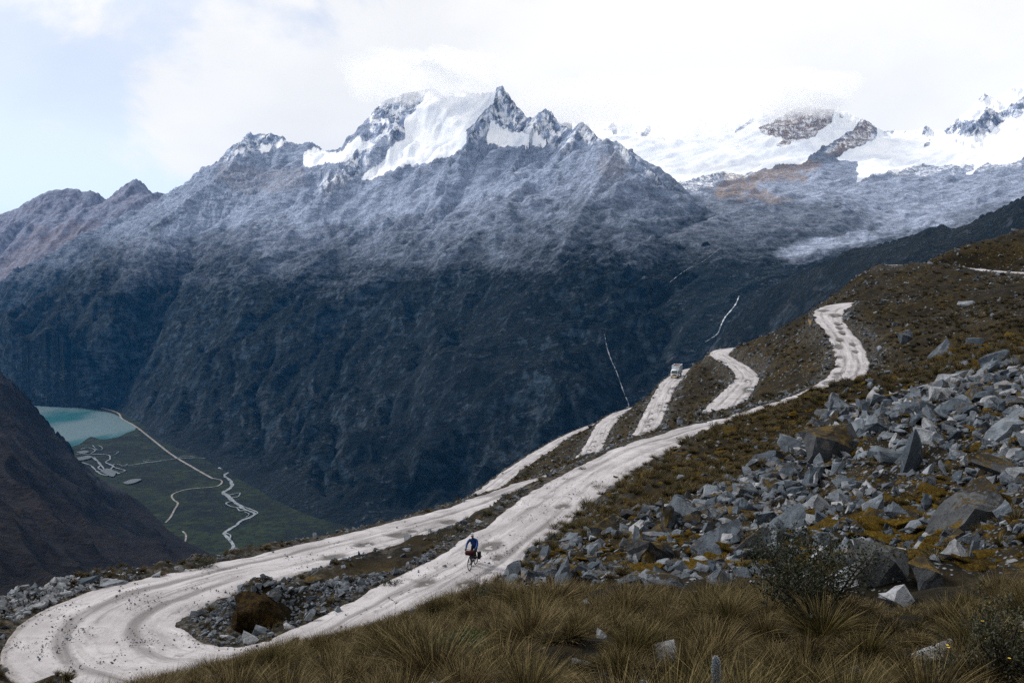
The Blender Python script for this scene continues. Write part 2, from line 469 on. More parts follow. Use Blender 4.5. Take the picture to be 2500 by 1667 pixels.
sc2 = [[(560, 470), (900, 470), (1200, 440), (1450, 380), (1560, 440), (1400, 520), (1100, 590), (850, 620), (600, 640)], [(400, 480), (600, 340), (720, 345), (720, 430), (560, 470), (440, 500)]]
scree_haze = np.maximum(np.maximum(1.15 * mask(PX, PY, sc1[:1], 7, 14, 20, 2), mask(PX, PY, sc1, 20, 15, 24, 5)), 0.5 * mask(PX, PY, sc2, 36, 16, 30, 5))
scree_haze = np.maximum(scree_haze, 0.95 * sstep(760, 415, PY + 45 * fbm(PX / 150, PY / 60, 4, 2) + 0.10 * np.clip(PX - 900, 0, 900)))  # paleness rising up the face, painted in place of haze and cloud light
warm = 0.35 * mask(PX, PY, [[(540, 395), (740, 410), (760, 450), (640, 480), (520, 440)], [(1450, 380), (1500, 360), (1540, 420), (1480, 440)], [(770, 470), (830, 420), (850, 440), (800, 480)]], 8, 31)
m_massif = rock_material('massif_slopes', (0.0018, 0.0048, 0.0068), (0.023, 0.037, 0.051), (0.33, 0.385, 0.51), (0.28, 0.23, 0.21), cliff=(0.17, 0.21, 0.30), rot=R(24))  # loose-rock and cliff tints lightened: haze put into their colour
GRIDS = [(X, Y, Zs, -140, 1840)]
mountain = terrain('mountain', X, Y, Zs, m_massif, dict(snow=snow, bare=bare, scree_haze=scree_haze, warm=warm))

# ---- glacier range and hanging valley to the right
gc = ctrl([(1400, 330, 7600), (1500, 330, 7400), (1600, 330, 7300), (1700, 330, 7200), (1850, 300, 7050), (2000, 300, 7000), (2150, 335, 6900), (2300, 330, 6700), (2450, 270, 6600), (2600, 250, 6500),
    (1500, 420, 6400), (1600, 430, 6000), (1700, 400, 6300), (1700, 440, 5700), (1680, 470, 5100), (1850, 380, 6300), (1850, 430, 5700), (1800, 476, 4950), (2000, 360, 6400), (2000, 420, 5700), (1980, 480, 5000), (2150, 380, 6200), (2150, 440, 5500), (2120, 500, 4850),
    (2300, 380, 6000), (2300, 440, 5400), (2300, 510, 4750), (2450, 330, 6200), (2450, 400, 5500), (2450, 460, 4900), (2600, 380, 5500), (2600, 460, 4800),
    (1750, 488, 4620), (1900, 494, 4560), (2040, 505, 4560), (2120, 530, 4550), (1800, 545, 4250), (1950, 545, 4300), (2060, 545, 4380), (1750, 600, 3950), (1900, 585, 4080), (2020, 575, 4200), (2170, 552, 4450), (2240, 552, 4400), (2320, 530, 4400), (2400, 520, 4300), (2500, 500, 4200), (2600, 490, 4100),
    (1800, 650, 3800), (1900, 625, 3900), (2000, 605, 3980), (2100, 590, 4050), (1750, 720, 3550), (1850, 700, 3500), (2000, 680, 3500), (2200, 640, 3500), (2400, 620, 3400), (2600, 600, 3300), (1700, 860, 3200), (1800, 800, 3150), (2000, 790, 3000), (2300, 760, 2900)])
gb = np.array([(p[0] * 1.15, p[1] * 1.18, p[2] - 500) for p in ctrl([(1400, 290, 7700), (1700, 290, 7300), (2000, 260, 7050), (2250, 310, 6800), (2500, 210, 6600)])])
glac = TPS(np.vstack([gc, gb]), 2e-5)
ridge_g = ctrl([(1360, 300, 7700), (1440, 296, 7600), (1500, 292, 7500), (1560, 298, 7400), (1620, 290, 7350), (1700, 288, 7250), (1790, 290, 7150), (1840, 278, 7100), (1880, 268, 7080), (1930, 262, 7060), (1970, 258, 7040), (2020, 264, 7020), (2060, 270, 7000), (2085, 278, 6980), (2105, 286, 6960), (2128, 300, 6950), (2145, 308, 6940), (2160, 318, 6930), (2200, 314, 6900),
    (2230, 318, 6860), (2262, 305, 6820), (2280, 318, 6800), (2310, 312, 6760), (2330, 296, 6720), (2360, 270, 6680), (2385, 246, 6650), (2402, 226, 6620), (2412, 230, 6615), (2430, 232, 6610), (2450, 226, 6600), (2475, 208, 6580), (2495, 204, 6570), (2520, 190, 6560), (2580, 175, 6540), (2680, 200, 6500)])
ridge_h = ctrl([(2112, 290, 6950), (2085, 325, 6700), (2040, 350, 6480), (2005, 372, 6330), (1960, 396, 6150)])
ridge_i = ctrl([(2440, 230, 6600), (2400, 275, 6420), (2360, 310, 6280)])
ridge_j = ctrl([(2010, 268, 7020), (1960, 310, 6820), (1910, 345, 6650)])
ridge_k = ctrl([(1640, 484, 4640), (1750, 488, 4620), (1830, 500, 4590), (1900, 494, 4560), (1980, 498, 4560), (2040, 512, 4550), (2100, 532, 4540)])   # old moraine wall
ridge_l = ctrl([(2080, 600, 4060), (2140, 580, 4180), (2200, 575, 4200), (2250, 560, 4230), (2275, 528, 4260), (2300, 540, 4250), (2330, 560, 4230)])
X, Y = fan(1350, 2640, 400, 2900, 8200, 360)
Zs = glac(X, Y) - 260 * sstep(3350, 2950, Y) * sstep(2000, 1800, X / Y * FPX + W0 / 2)
ca, sa = math.cos(R(30)), math.sin(R(30))
U, V_ = X * ca + Y * sa, -X * sa + Y * ca
Zs = Zs + 26 * (ridged(U / 700, V_ / 260, 3, 103) - 0.85) + 8 * (ridged(U / 200, V_ / 80, 3, 109) - 0.8) + 12 * fbm(X / 350, Y / 350, 4, 121)
for k_, (rg, ks, jg) in enumerate([(ridge_h, 0.8, 25), (ridge_i, 0.9, 35), (ridge_j, 0.85, 28), (ridge_k, 0.58, 4), (ridge_l, 0.6, 6)]):
    Zs = tent(Zs, X, Y, rg - np.array([0, 0, 8.0]), ks, jg, 160 + k_)
Zs = tent(Zs, X, Y, ridge_g, 0.8, 24, 177, 1400)
PX, PY = project(X, Y, Zs)
snow_polys = [[(1350, 200), (2050, 200), (2110, 250), (2112, 288), (2060, 330), (2000, 372), (1950, 396), (1880, 412), (1800, 420), (1740, 418), (1700, 432), (1650, 446), (1610, 440), (1540, 370), (1400, 320)],
    [(2128, 300), (2200, 300), (2300, 260), (2400, 180), (2700, 120), (2700, 360), (2500, 384), (2420, 404), (2356, 432), (2380, 404), (2300, 402), (2200, 412), (2150, 418), (2085, 446), (2102, 394), (2042, 392), (2050, 372), (2110, 350)]]
rockp = [[(1850, 312), (1880, 292), (1930, 274), (1960, 255), (2040, 255), (2038, 290), (2020, 310), (1985, 338), (1940, 342), (1905, 364), (1893, 352), (1920, 330), (1860, 332)],
    [(2040, 275), (2080, 275), (2070, 285), (2045, 300)], [(2112, 288), (2136, 306), (2140, 340), (2118, 348), (2050, 368), (2008, 376), (2030, 350), (2075, 325)], [(2150, 315), (2205, 314), (2205, 322), (2155, 324)],
    [(2300, 330), (2318, 300), (2335, 290), (2390, 292), (2400, 262), (2440, 270), (2470, 250), (2500, 235), (2560, 225), (2560, 260), (2470, 290), (2440, 312), (2400, 334), (2350, 334)], [(2385, 250), (2402, 225), (2420, 235), (2400, 255)], [(2245, 330), (2262, 310), (2285, 318), (2262, 332)], [(2245, 362), (2270, 342), (2276, 350), (2255, 366)],
    [(1550, 325), (1590, 302), (1592, 320), (1572, 336)], [(1795, 325), (1815, 300), (1850, 288), (1838, 300), (1800, 330)], [(1690, 300), (1740, 290), (1720, 308)], [(1475, 302), (1500, 305), (1508, 325), (1490, 330)]]
bare = mask(PX, PY, rockp, 5, 205, 12)
snow = mask(PX, PY, snow_polys, 6, 206, 16) * (1 - 0.8 * bare)
snow = np.maximum(snow, 0.45 * mask(PX, PY, [[(1610, 440), (1740, 415), (1880, 412), (1820, 440), (1700, 470), (1640, 470)], [(2100, 440), (2160, 400), (2500, 380), (2500, 410), (2300, 430)]], 7, 207))
snow = np.maximum(snow, bare * np.clip(0.75 * (fbm(PX / 7, PY / 16, 3, 212) + 0.12), 0, 0.5))
warm = np.maximum(0.85 * mask(PX, PY, [[(1850, 312), (1960, 255), (2040, 255), (2035, 305), (1985, 338), (1905, 364), (1893, 350)], [(2112, 288), (2136, 306), (2120, 345), (2040, 372), (2008, 376), (2075, 325)]], 6, 208),
    0.75 * mask(PX, PY, [[(1740, 440), (1860, 415), (1990, 385), (2010, 395), (1900, 440), (1830, 462), (1760, 490), (1740, 480)], [(1800, 488), (1830, 464), (1920, 480), (1945, 494)], [(1915, 430), (1965, 425), (1960, 445), (1920, 445)]], 8, 209))
scree_haze = np.maximum(0.9 * mask(PX, PY, [[(1600, 430), (2110, 380), (2700, 380), (2700, 470), (2400, 510), (2290, 560), (2200, 590), (2100, 600), (1950, 640), (1880, 612), (2000, 580), (2090, 570), (2140, 545), (2040, 500), (1640, 480)]], 18, 210, 20, 4), 0.5 * sstep(680, 500, PY))
m_glac = rock_material('glacier_range', (0.006, 0.012, 0.0165), (0.06, 0.076, 0.10), (0.36, 0.41, 0.53), (0.38, 0.28, 0.215), cliff=(0.19, 0.225, 0.31), rot=R(30))  # hanging valley and cliffs paled likewise, haze painted into the tints
GRIDS.append((X, Y, Zs, 1350, 2640))
terrain('snowy_mountain_range', X, Y, Zs, m_glac, dict(snow=snow, bare=bare, scree_haze=scree_haze, warm=warm))

# ---- dark ridge in the right middle distance, in front of the hanging valley
rc = ctrl([(2640, 450, 2550), (2500, 490, 2600), (2400, 545, 2650), (2300, 575, 2780), (2200, 590, 2850), (2100, 618, 2900), (2000, 648, 2950), (1900, 698, 3050), (1800, 775, 3150), (1740, 850, 3200), (1690, 920, 3200), (1600, 1010, 3150),
    (2640, 600, 2100), (2400, 640, 2250), (2200, 690, 2350), (2050, 730, 2500), (1900, 800, 2700), (1800, 880, 2850), (1700, 980, 2950), (2640, 760, 1800), (2300, 820, 2000), (2000, 900, 2300), (1800, 1000, 2550), (1600, 1150, 2750)])
rb = np.array([(p[0] * 1.1, p[1] * 1.14, p[2] - 260) for p in rc[:12]])
ridg = TPS(np.vstack([rc, rb]), 2e-5)
X, Y = fan(1560, 2640, 260, 1900, 3500, 190)
Zs = ridg(X, Y) + 16 * (ridged(X / 260, Y / 420, 3, 303) - 0.8) + 9 * fbm(X / 160, Y / 160, 4, 305)
ridge_r = ctrl([(2640, 440, 2550), (2520, 468, 2600), (2470, 490, 2610), (2440, 508, 2620), (2400, 522, 2640), (2370, 546, 2660), (2330, 556, 2720), (2290, 566, 2780), (2240, 568, 2820), (2200, 578, 2850), (2150, 592, 2880), (2100, 612, 2900), (2050, 622, 2920), (2000, 640, 2950), (1950, 662, 3000), (1900, 690, 3050), (1850, 722, 3100), (1800, 766, 3150), (1740, 840, 3200)])
Zs = tent(Zs, X, Y, ridge_r, 0.62, 9, 311, 500)
Zs = Zs - 130 * sstep(1760, 1600, X / Y * FPX + W0 / 2)
zero = np.zeros_like(X)
m_ridge = rock_material('ridge_slopes', (0.0035, 0.007, 0.009), (0.035, 0.046, 0.06), (0.2, 0.2, 0.22), (0.2, 0.15, 0.1), rot=R(-40), snow_on=False)
GRIDS.append((X, Y, Zs, 1560, 2640))
terrain('ridge', X, Y, Zs, m_ridge, dict(bare=zero, scree_haze=zero, warm=zero))

# ---- far reddish ridge on the left
fc = ctrl([(-200, 560, 9600), (0, 540, 9500), (130, 490, 9400), (250, 500, 9300), (335, 460, 9200), (420, 490, 9100), (560, 520, 9000), (-200, 700, 8800), (0, 640, 8700), (150, 590, 8600), (300, 560, 8500), (450, 560, 8400), (560, 560, 8400), (-200, 800, 8200), (0, 740, 8100), (200, 660, 8000), (400, 620, 7900), (560, 600, 7900)])
fb = np.array([(p[0] * 1.1, p[1] * 1.12, p[2] - 400) for p in fc[:7]])
farr = TPS(np.vstack([fc, fb]), 2e-5)
X, Y = fan(-220, 600, 260, 7900, 10400, 120)
Zs = farr(X, Y) + 35 * (ridged(X / 260, Y / 800, 3, 403) - 0.8) + 20 * fbm(X / 200, Y / 200, 4, 405)
Zs = tent(Zs, X, Y, ctrl([(-220, 560, 9500), (-100, 540, 9500), (0, 521, 9500), (45, 506, 9500), (60, 494, 9450), (90, 478, 9400), (120, 464, 9400), (165, 458, 9380), (190, 460, 9350), (205, 468, 9330), (220, 462, 9320), (240, 470, 9310), (255, 484, 9300), (266, 482, 9280), (285, 464, 9260), (310, 446, 9240), (332, 434, 9230), (345, 442, 9220), (360, 458, 9210), (372, 470, 9200), (390, 474, 9200), (440, 480, 9150), (600, 500, 9000)]), 0.9, 12, 411, 1500)
PX, PY = project(X, Y, Zs)
one = np.ones_like(X)
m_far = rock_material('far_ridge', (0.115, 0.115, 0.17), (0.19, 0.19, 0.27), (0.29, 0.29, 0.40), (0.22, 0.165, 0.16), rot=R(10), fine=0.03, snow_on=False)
terrain('far_ridge', X, Y, Zs, m_far, dict(bare=one * 0.7, scree_haze=one * 0.35, warm=0.45 * mask(PX, PY, [[(0, 620), (100, 560), (230, 520), (260, 600), (0, 760)]], 15, 412)))

# ---- dark brown hillside on the left, in front of the lake
hc = ctrl([(-300, 800, 3000), (-150, 840, 3200), (0, 925, 3350), (60, 985, 3300), (130, 1060, 3250), (175, 1110, 3250), (-300, 950, 2400), (-150, 1000, 2450), (0, 1060, 2500), (100, 1130, 2600), (200, 1200, 2750),
    (-300, 1100, 1900), (-100, 1150, 1950), (100, 1220, 2150), (250, 1290, 2350), (-200, 1300, 1500), (0, 1320, 1600), (200, 1360, 1800), (350, 1390, 2000), (-200, 1450, 1250), (0, 1450, 1350), (200, 1450, 1600)])
hf = at_z(np.array([195., 240, 330, 400, 450, 520, 600, 700]), np.array([1140., 1165, 1215, 1275, 1315, 1350, 1385, 1420]), VZ - 5)
hb = np.array([(p[0] * 1.06 - 40, p[1] * 1.1, p[2] - 260) for p in hc[:6]])
hb2 = np.array([(at_depth(a, 1000, d_)[0], d_, z_) for a, d_, z_ in [(150, 3650, -790), (190, 3450, -775), (110, 3750, -780), (60, 3850, -760), (0, 3900, -700), (250, 3800, -790), (300, 3950, -780), (100, 4000, -800), (-150, 3950, -560)]])
hil = TPS(np.vstack([hc, hf, hb2]), 2e-5)
X, Y = fan(-320, 760, 300, 1150, 4000, 260)
Zs = hil(X, Y)
upm = sstep(VZ - 5, VZ + 60, Zs)
ca, sa = math.cos(R(-38)), math.sin(R(-38))
U, V_ = X * ca + Y * sa, -X * sa + Y * ca
Zs = Zs + upm * (26 * (ridged(U / 700, V_ / 170, 3, 503) - 0.8) + 6 * (ridged(U / 200, V_ / 55, 3, 507) - 0.8) + 5 * fbm(X / 90, Y / 90, 4, 505))
Zs = tent(Zs, X, Y, ctrl([(-320, 790, 3000), (-150, 835, 3200), (-20, 885, 3330), (0, 905, 3340), (20, 918, 3340), (60, 958, 3320), (95, 1000, 3290), (130, 1042, 3270), (160, 1066, 3260), (176, 1090, 3255), (184, 1128, 3260), (190, 1150, 3280)]), 1.7, 6, 511, 400)
PX, PY = project(X, Y, Zs)
zero = np.zeros_like(X)
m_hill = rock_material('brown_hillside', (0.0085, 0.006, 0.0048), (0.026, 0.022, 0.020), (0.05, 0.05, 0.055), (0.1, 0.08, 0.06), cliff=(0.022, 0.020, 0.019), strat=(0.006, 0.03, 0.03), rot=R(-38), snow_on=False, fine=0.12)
terrain('hillside', X, Y, Zs, m_hill, dict(bare=0.7 * mask(PX, PY, [[(120, 1040), (165, 1068), (188, 1140), (150, 1120)]], 6, 9), scree_haze=0.8 * mask(PX, PY, [[(195, 1145), (300, 1190), (340, 1215), (260, 1195)]], 5, 10), warm=zero))

# ---- valley floor, lake, streams and valley track
def flat_poly(name, P2, z, mat, kind='structure'):
    bm = bmesh.new()
    vs_ = [bm.verts.new((p[0], p[1], z)) for p in P2]
    f = bm.faces.new(vs_)
    bmesh.ops.triangulate(bm, faces=[f])
    bmesh.ops.recalc_face_normals(bm, faces=bm.faces)
    if bm.faces[:] and sum(f.normal.z for f in bm.faces) < 0:
        bmesh.ops.reverse_faces(bm, faces=bm.faces)
    me = bpy.data.meshes.new(name); bm.to_mesh(me); bm.free()
    me.materials.append(mat)
    o = bpy.data.objects.new(name, me)
    o['kind'] = kind
    return link(o)
def smooth_line(P, step):
    P = np.asarray(P, float)
    Q = np.vstack([2 * P[0] - P[1], P, 2 * P[-1] - P[-2]])
    out = []
    for i in range(1, len(Q) - 2):
        p0, p1, p2, p3 = Q[i - 1:i + 3]
        n = max(2, int(np.linalg.norm((p2 - p1)[:2]) / step))
        for t in np.linspace(0, 1, n, endpoint=False):
            out.append(0.5 * ((2 * p1) + (-p0 + p2) * t + (2 * p0 - 5 * p1 + 4 * p2 - p3) * t ** 2 + (-p0 + 3 * p1 - 3 * p2 + p3) * t ** 3))
    return np.array(out + [P[-1]])
def flat_ribbon(name, pix, width, z, mat, seed=0, wob=0.35, label=None):
    pix = np.asarray(pix, float)
    P = at_z(pix[:, 0], pix[:, 1], z)
    S = smooth_line(P, 6.0)
    T = np.gradient(S[:, :2], axis=0); T /= np.linalg.norm(T, axis=1)[:, None] + 1e-9
    N = np.stack([-T[:, 1], T[:, 0]], 1)
    s = np.arange(len(S)) * 6.0
    wd = np.interp(np.linspace(0, 1, len(S)), np.linspace(0, 1, len(np.atleast_1d(width))), np.atleast_1d(width)) if np.ndim(width) else np.full(len(S), width)
    a = wd * 0.5 * (1 + wob * fbm(s / 35, s * 0 + 1.5, 3, seed)); b = wd * 0.5 * (1 + wob * fbm(s / 35, s * 0 + 7.5, 3, seed + 2))
    Lf = np.column_stack([S[:, :2] + N * a[:, None], np.full(len(S), z)])
    Rt = np.column_stack([S[:, :2] - N * b[:, None], np.full(len(S), z)])
    V = np.stack([Rt, Lf], 1).reshape(-1, 3)
    o = bpy.data.objects.new(name, mesh_np(name, V, grid_faces(len(S), 2)[:, ::-1], mat, False))
    o['kind'] = 'structure'
    return link(o)
m_valley = Mat('valley_turf', 0.95, 0.1)
p_ = m_valley.pos()
v1 = m_valley.noise(p_, 0.006, 6, 0.65, 0.5); v2 = m_valley.noise(p_, 0.045, 6, 0.7)
cv = m_valley.mix(m_valley.ramp(v1, 0.38, 0.62), (0.0035, 0.006, 0.0055), (0.014, 0.022, 0.008))
cv = m_valley.mix(m_valley.ramp(v2, 0.44, 0.60, 0, 0.85), cv, (0.003, 0.005, 0.005))
cv = m_valley.mix(m_valley.ramp(m_valley.noise(p_, 0.02, 5, 0.7), 0.56, 0.66, 0, 0.7), cv, (0.028, 0.034, 0.012))
m_valley.out(cv, None, m_valley.bump(v2, 0.6, 8))
gs = 45000
gX, gY = np.meshgrid(np.linspace(-gs, gs, 30), np.linspace(-6000, gs, 30))
ground = bpy.data.objects.new('valley_floor', mesh_np('valley_floor', np.stack([gX.ravel(), gY.ravel(), np.full(gX.size, VZ)], 1), grid_faces(30, 30), m_valley.m))
ground['kind'] = 'structure'
link(ground)
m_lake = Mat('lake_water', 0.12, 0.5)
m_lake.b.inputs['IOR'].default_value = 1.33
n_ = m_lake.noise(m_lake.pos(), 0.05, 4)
m_lake.out(m_lake.mix(m_lake.ramp(m_lake.noise(m_lake.scale(m_lake.pos(), (1, 0.4, 1)), 0.003, 3), 0.38, 0.6), (0.03, 0.12, 0.135), (0.15, 0.215, 0.235)), 0.05, m_lake.bump(m_lake.math('MULTIPLY', m_lake.noise(m_lake.pos(), 0.35, 3), 0.15), 1.0, 0.5))  # pale base colour painted in place of the sky's reflection on the water
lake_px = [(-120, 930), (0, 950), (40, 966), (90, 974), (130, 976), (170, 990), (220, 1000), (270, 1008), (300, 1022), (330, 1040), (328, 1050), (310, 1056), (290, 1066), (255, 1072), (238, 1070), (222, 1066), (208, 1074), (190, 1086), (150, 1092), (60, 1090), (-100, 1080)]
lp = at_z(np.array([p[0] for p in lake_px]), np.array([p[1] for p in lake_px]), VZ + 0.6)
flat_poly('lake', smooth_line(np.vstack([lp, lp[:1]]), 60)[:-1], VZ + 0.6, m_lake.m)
m_stream = Mat('stream_water', 0.2, 0.5)
m_stream.out(m_stream.mix(m_stream.ramp(m_stream.noise(m_stream.pos(), 0.08, 4), 0.4, 0.6), (0.13, 0.15, 0.165), (0.24, 0.26, 0.28)), 0.25)
m_track = Mat('valley_track', 0.95, 0.1)
m_track.out(m_track.mix(m_track.ramp(m_track.noise(m_track.pos(), 0.05, 4), 0.4, 0.6), (0.13, 0.12, 0.11), (0.21, 0.20, 0.19)))
flat_ribbon('valley_track', [(42, 935), (48, 945), (62, 952), (90, 962), (130, 970), (165, 985), (220, 990), (258, 998), (288, 1008), (298, 1022), (330, 1040), (375, 1075), (420, 1110), (470, 1140), (505, 1160), (520, 1168)], 9, VZ + 1.0, m_track.m, 1, 0.15)
flat_ribbon('valley_track', [(516, 1166), (540, 1172), (538, 1182), (520, 1188), (470, 1192), (440, 1198), (420, 1208), (424, 1220), (434, 1228), (425, 1245), (416, 1262), (404, 1275)], 6, VZ + 1.2, m_track.m, 2, 0.2)
flat_ribbon('valley_track', [(446, 1296), (454, 1306), (452, 1322), (446, 1334)], 5, VZ + 1.2, m_track.m, 3, 0.3)
rv = [(544, 1124), (552, 1134), (536, 1142), (562, 1148), (548, 1160), (560, 1170), (566, 1186), (546, 1202), (556, 1210), (566, 1220), (580, 1230), (592, 1240), (620, 1252), (612, 1262), (590, 1270), (576, 1282), (560, 1292), (548, 1302), (560, 1316), (570, 1334), (564, 1344), (590, 1348), (640, 1346)]
flat_ribbon('river', rv, (5, 9, 12, 14, 11, 9, 7), VZ + 1.4, m_stream.m, 5, 0.6)
for k_, (pl, w_) in enumerate([([(585, 1234), (600, 1238), (628, 1250), (618, 1258)], 5), ([(556, 1208), (576, 1204), (586, 1202), (580, 1212), (560, 1214)], 4), ([(600, 1262), (608, 1254), (596, 1248)], 3),
        ([(560, 1340), (580, 1342), (600, 1347)], 4), ([(544, 1124), (500, 1118), (440, 1118), (400, 1123), (350, 1130), (310, 1136), (295, 1138)], 4), ([(395, 1124), (370, 1128), (350, 1126), (372, 1122)], 3),
        ([(186, 1108), (230, 1108), (264, 1110), (268, 1120), (258, 1128), (275, 1136), (270, 1146)], 6), ([(230, 1116), (250, 1140), (262, 1152), (278, 1150), (290, 1156)], 7), ([(258, 1128), (280, 1140), (305, 1148), (290, 1154)], 5),
        ([(200, 1128), (222, 1136), (236, 1150), (250, 1158), (268, 1160)], 6), ([(236, 1124), (246, 1132), (240, 1142), (254, 1150)], 5), ([(196, 1096), (214, 1092), (232, 1098), (222, 1106)], 4), ([(270, 1136), (284, 1132), (300, 1136), (312, 1132)], 3),
        ([(430, 1118), (452, 1112), (478, 1116)], 2.5), ([(566, 1222), (552, 1228), (566, 1236), (584, 1238)], 4), ([(612, 1250), (600, 1244), (586, 1246), (578, 1238)], 4), ([(552, 1300), (562, 1306), (560, 1318)], 4),
        ([(225, 1086), (238, 1098), (250, 1094), (240, 1086)], 3), ([(188, 1118), (220, 1114), (235, 1124)], 6), ([(262, 1104), (288, 1102), (280, 1108)], 3)]):
    flat_ribbon('stream', pl, w_, VZ + 1.6 + 0.2 * k_, m_stream.m, 20 + k_, 0.7)
m_pond = Mat('pond_water', 0.08, 0.5)
m_pond.out((0.15, 0.165, 0.175))  # light colour painted in where the water would mirror bright sky
for k_, pl in enumerate([[(300, 1178), (322, 1170), (345, 1170), (330, 1178), (310, 1182)], [(186, 1104), (205, 1100), (218, 1103), (200, 1108)], [(188, 1118), (215, 1112), (222, 1118), (195, 1124)], [(244, 1150), (262, 1144), (282, 1152), (276, 1164), (258, 1158)],
        [(368, 1296), (380, 1300), (388, 1310), (380, 1308)], [(525, 1354), (545, 1358), (552, 1361), (535, 1358)], [(620, 1362), (640, 1364), (650, 1368), (630, 1366)], [(760, 1332), (785, 1330), (800, 1334), (780, 1337)]]):
    q = at_z(np.array([p[0] for p in pl], float), np.array([p[1] for p in pl], float), VZ + 3.0)
    flat_poly('pond', smooth_line(np.vstack([q, q[:1]]), 5)[:-1], VZ + 4.2 + 0.1 * k_, m_pond.m)

# ---- streams falling down the far slopes
def fan_hit(grid, px, py):
    Xg, Yg, Zg, px0, px1 = grid
    tx, tz = ray(px, py)
    c = (tx * FPX + W0 / 2 - px0) / (px1 - px0) * (Xg.shape[1] - 1)
    if c < 0 or c > Xg.shape[1] - 1.01: return None
    i = int(c); f = c - i
    zc = Zg[:, i] * (1 - f) + Zg[:, i + 1] * f
    g = tz * Yg[:, 0] - zc
    k = np.where(g < 0)[0]
    if len(k) == 0 or k[0] == 0: return None
    k = k[0]; a = g[k - 1] / (g[k - 1] - g[k])
    d_ = Yg[k - 1, 0] + (Yg[k, 0] - Yg[k - 1, 0]) * a
    return np.array([tx * d_, d_, tz * d_])
def draped(name, pix, width, mat, lift=2.5):
    px = smooth_line(np.array([(a, b, 0) for a, b in pix], float), 3.0)
    P = []
    for a, b, _ in px:
        hs = [h for h in (fan_hit(g_, a, b) for g_ in GRIDS) if h is not None]
        if hs: P.append(min(hs, key=lambda h: h[1]))
    P = np.array(P)
    for _ in range(2): P[1:-1] = 0.25 * P[:-2] + 0.5 * P[1:-1] + 0.25 * P[2:]
    s_ = np.arange(len(P))
    w_ = width * 0.5 * (1 + 0.6 * fbm(s_ / 3.0, s_ * 0.0, 3, 77))
    L_ = P + np.column_stack([-w_, -lift * 0.6 + 0 * w_, lift + 0 * w_]); R_ = P + np.column_stack([w_, -lift * 0.6 + 0 * w_, lift + 0 * w_])
    o = bpy.data.objects.new(name, mesh_np(name, np.stack([L_, R_], 1).reshape(-1, 3), grid_faces(len(P), 2), mat, True))
    o['kind'] = 'structure'
    return link(o)
m_fall = Mat('white_water', 0.5, 0.3)
m_fall.out(m_fall.mix(m_fall.ramp(m_fall.noise(m_fall.pos(), 0.06, 4), 0.4, 0.6), (0.16, 0.19, 0.22), (0.62, 0.65, 0.68)))
m_rill = Mat('stream_bed', 0.8, 0.2)
m_rill.out(m_rill.mix(m_rill.ramp(m_rill.noise(m_rill.pos(), 0.06, 4), 0.42, 0.6), (0.05, 0.06, 0.07), (0.28, 0.29, 0.31)))
draped('waterfall', [(1804, 724), (1796, 744), (1782, 762), (1770, 776), (1760, 796), (1752, 816), (1738, 826), (1722, 836)], 4.2, m_fall.m)
draped('stream', [(1476, 818), (1482, 850), (1492, 880), (1504, 906), (1514, 934), (1524, 962), (1534, 986), (1536, 1004)], 3.2, m_rill.m)
draped('stream', [(1760, 606), (1716, 640), (1690, 652), (1664, 668), (1636, 690)], 2.2, m_rill.m)
# ================================================================ the near hillside and its road
def roadline(L_, step=0.6, smooth=6):
    """(px, py, z, width) rows -> evenly spaced 3-D centre line with widths"""
    L_ = np.asarray(L_, float)
    P = np.column_stack([at_z(L_[:, 0], L_[:, 1], L_[:, 2]), L_[:, 3]])
    S = smooth_line(P, 0.3)
    s = np.concatenate([[0], np.cumsum(np.linalg.norm(np.diff(S[:, :2], axis=0), axis=1))])
    n = int(s[-1] / step)
    t = np.linspace(0, s[-1], n)
    Q = np.column_stack([np.interp(t, s, S[:, i]) for i in range(4)])
    for _ in range(smooth):
        Q[1:-1] = 0.25 * Q[:-2] + 0.5 * Q[1:-1] + 0.25 * Q[2:]
    return Q
def xyz_px(x, y, z):
    a, b = project(np.float64(x), np.float64(y), np.float64(z)); return float(a), float(b)
# near leg from the far bend, past the cyclist, to the hairpin on the left (runs towards the camera)
rd_near = [(2280, 738, -7.6, 5), (2190, 737, -8.0, 5.2), (2090, 740, -8.4, 5.8), (2035, 752, -9.2, 6.2), (2022, 775, -10.4, 5.6), (2046, 808, -12.2, 5.0), (2072, 850, -14.3, 5.2), (2080, 890, -15.6, 5.2), (2060, 925, -16.4, 5.2), (2000, 962, -16.8, 5.0), (1920, 990, -16.7, 5.0), (1850, 1012, -16.6, 4.8),
    (1770, 1036, -16.4, 4.6), (1690, 1058, -16.3, 4.6), (1600, 1086, -16.2, 4.6), (1500, 1130, -16.0, 4.7), (1405, 1188, -15.8, 4.6), (1300, 1267, -15.6, 4.7), (1202, 1343, -15.5, 4.9), (1120, 1402, -15.5, 5.0), (1010, 1455, -15.6, 5.3), (900, 1522, -15.9, 5.2), (780, 1588, -16.2, 5.2), (620, 1640, -16.4, 5.6), (450, 1655, -16.6, 6.6), (310, 1630, -16.7, 7.4), (225, 1572, -16.8, 7.8)]
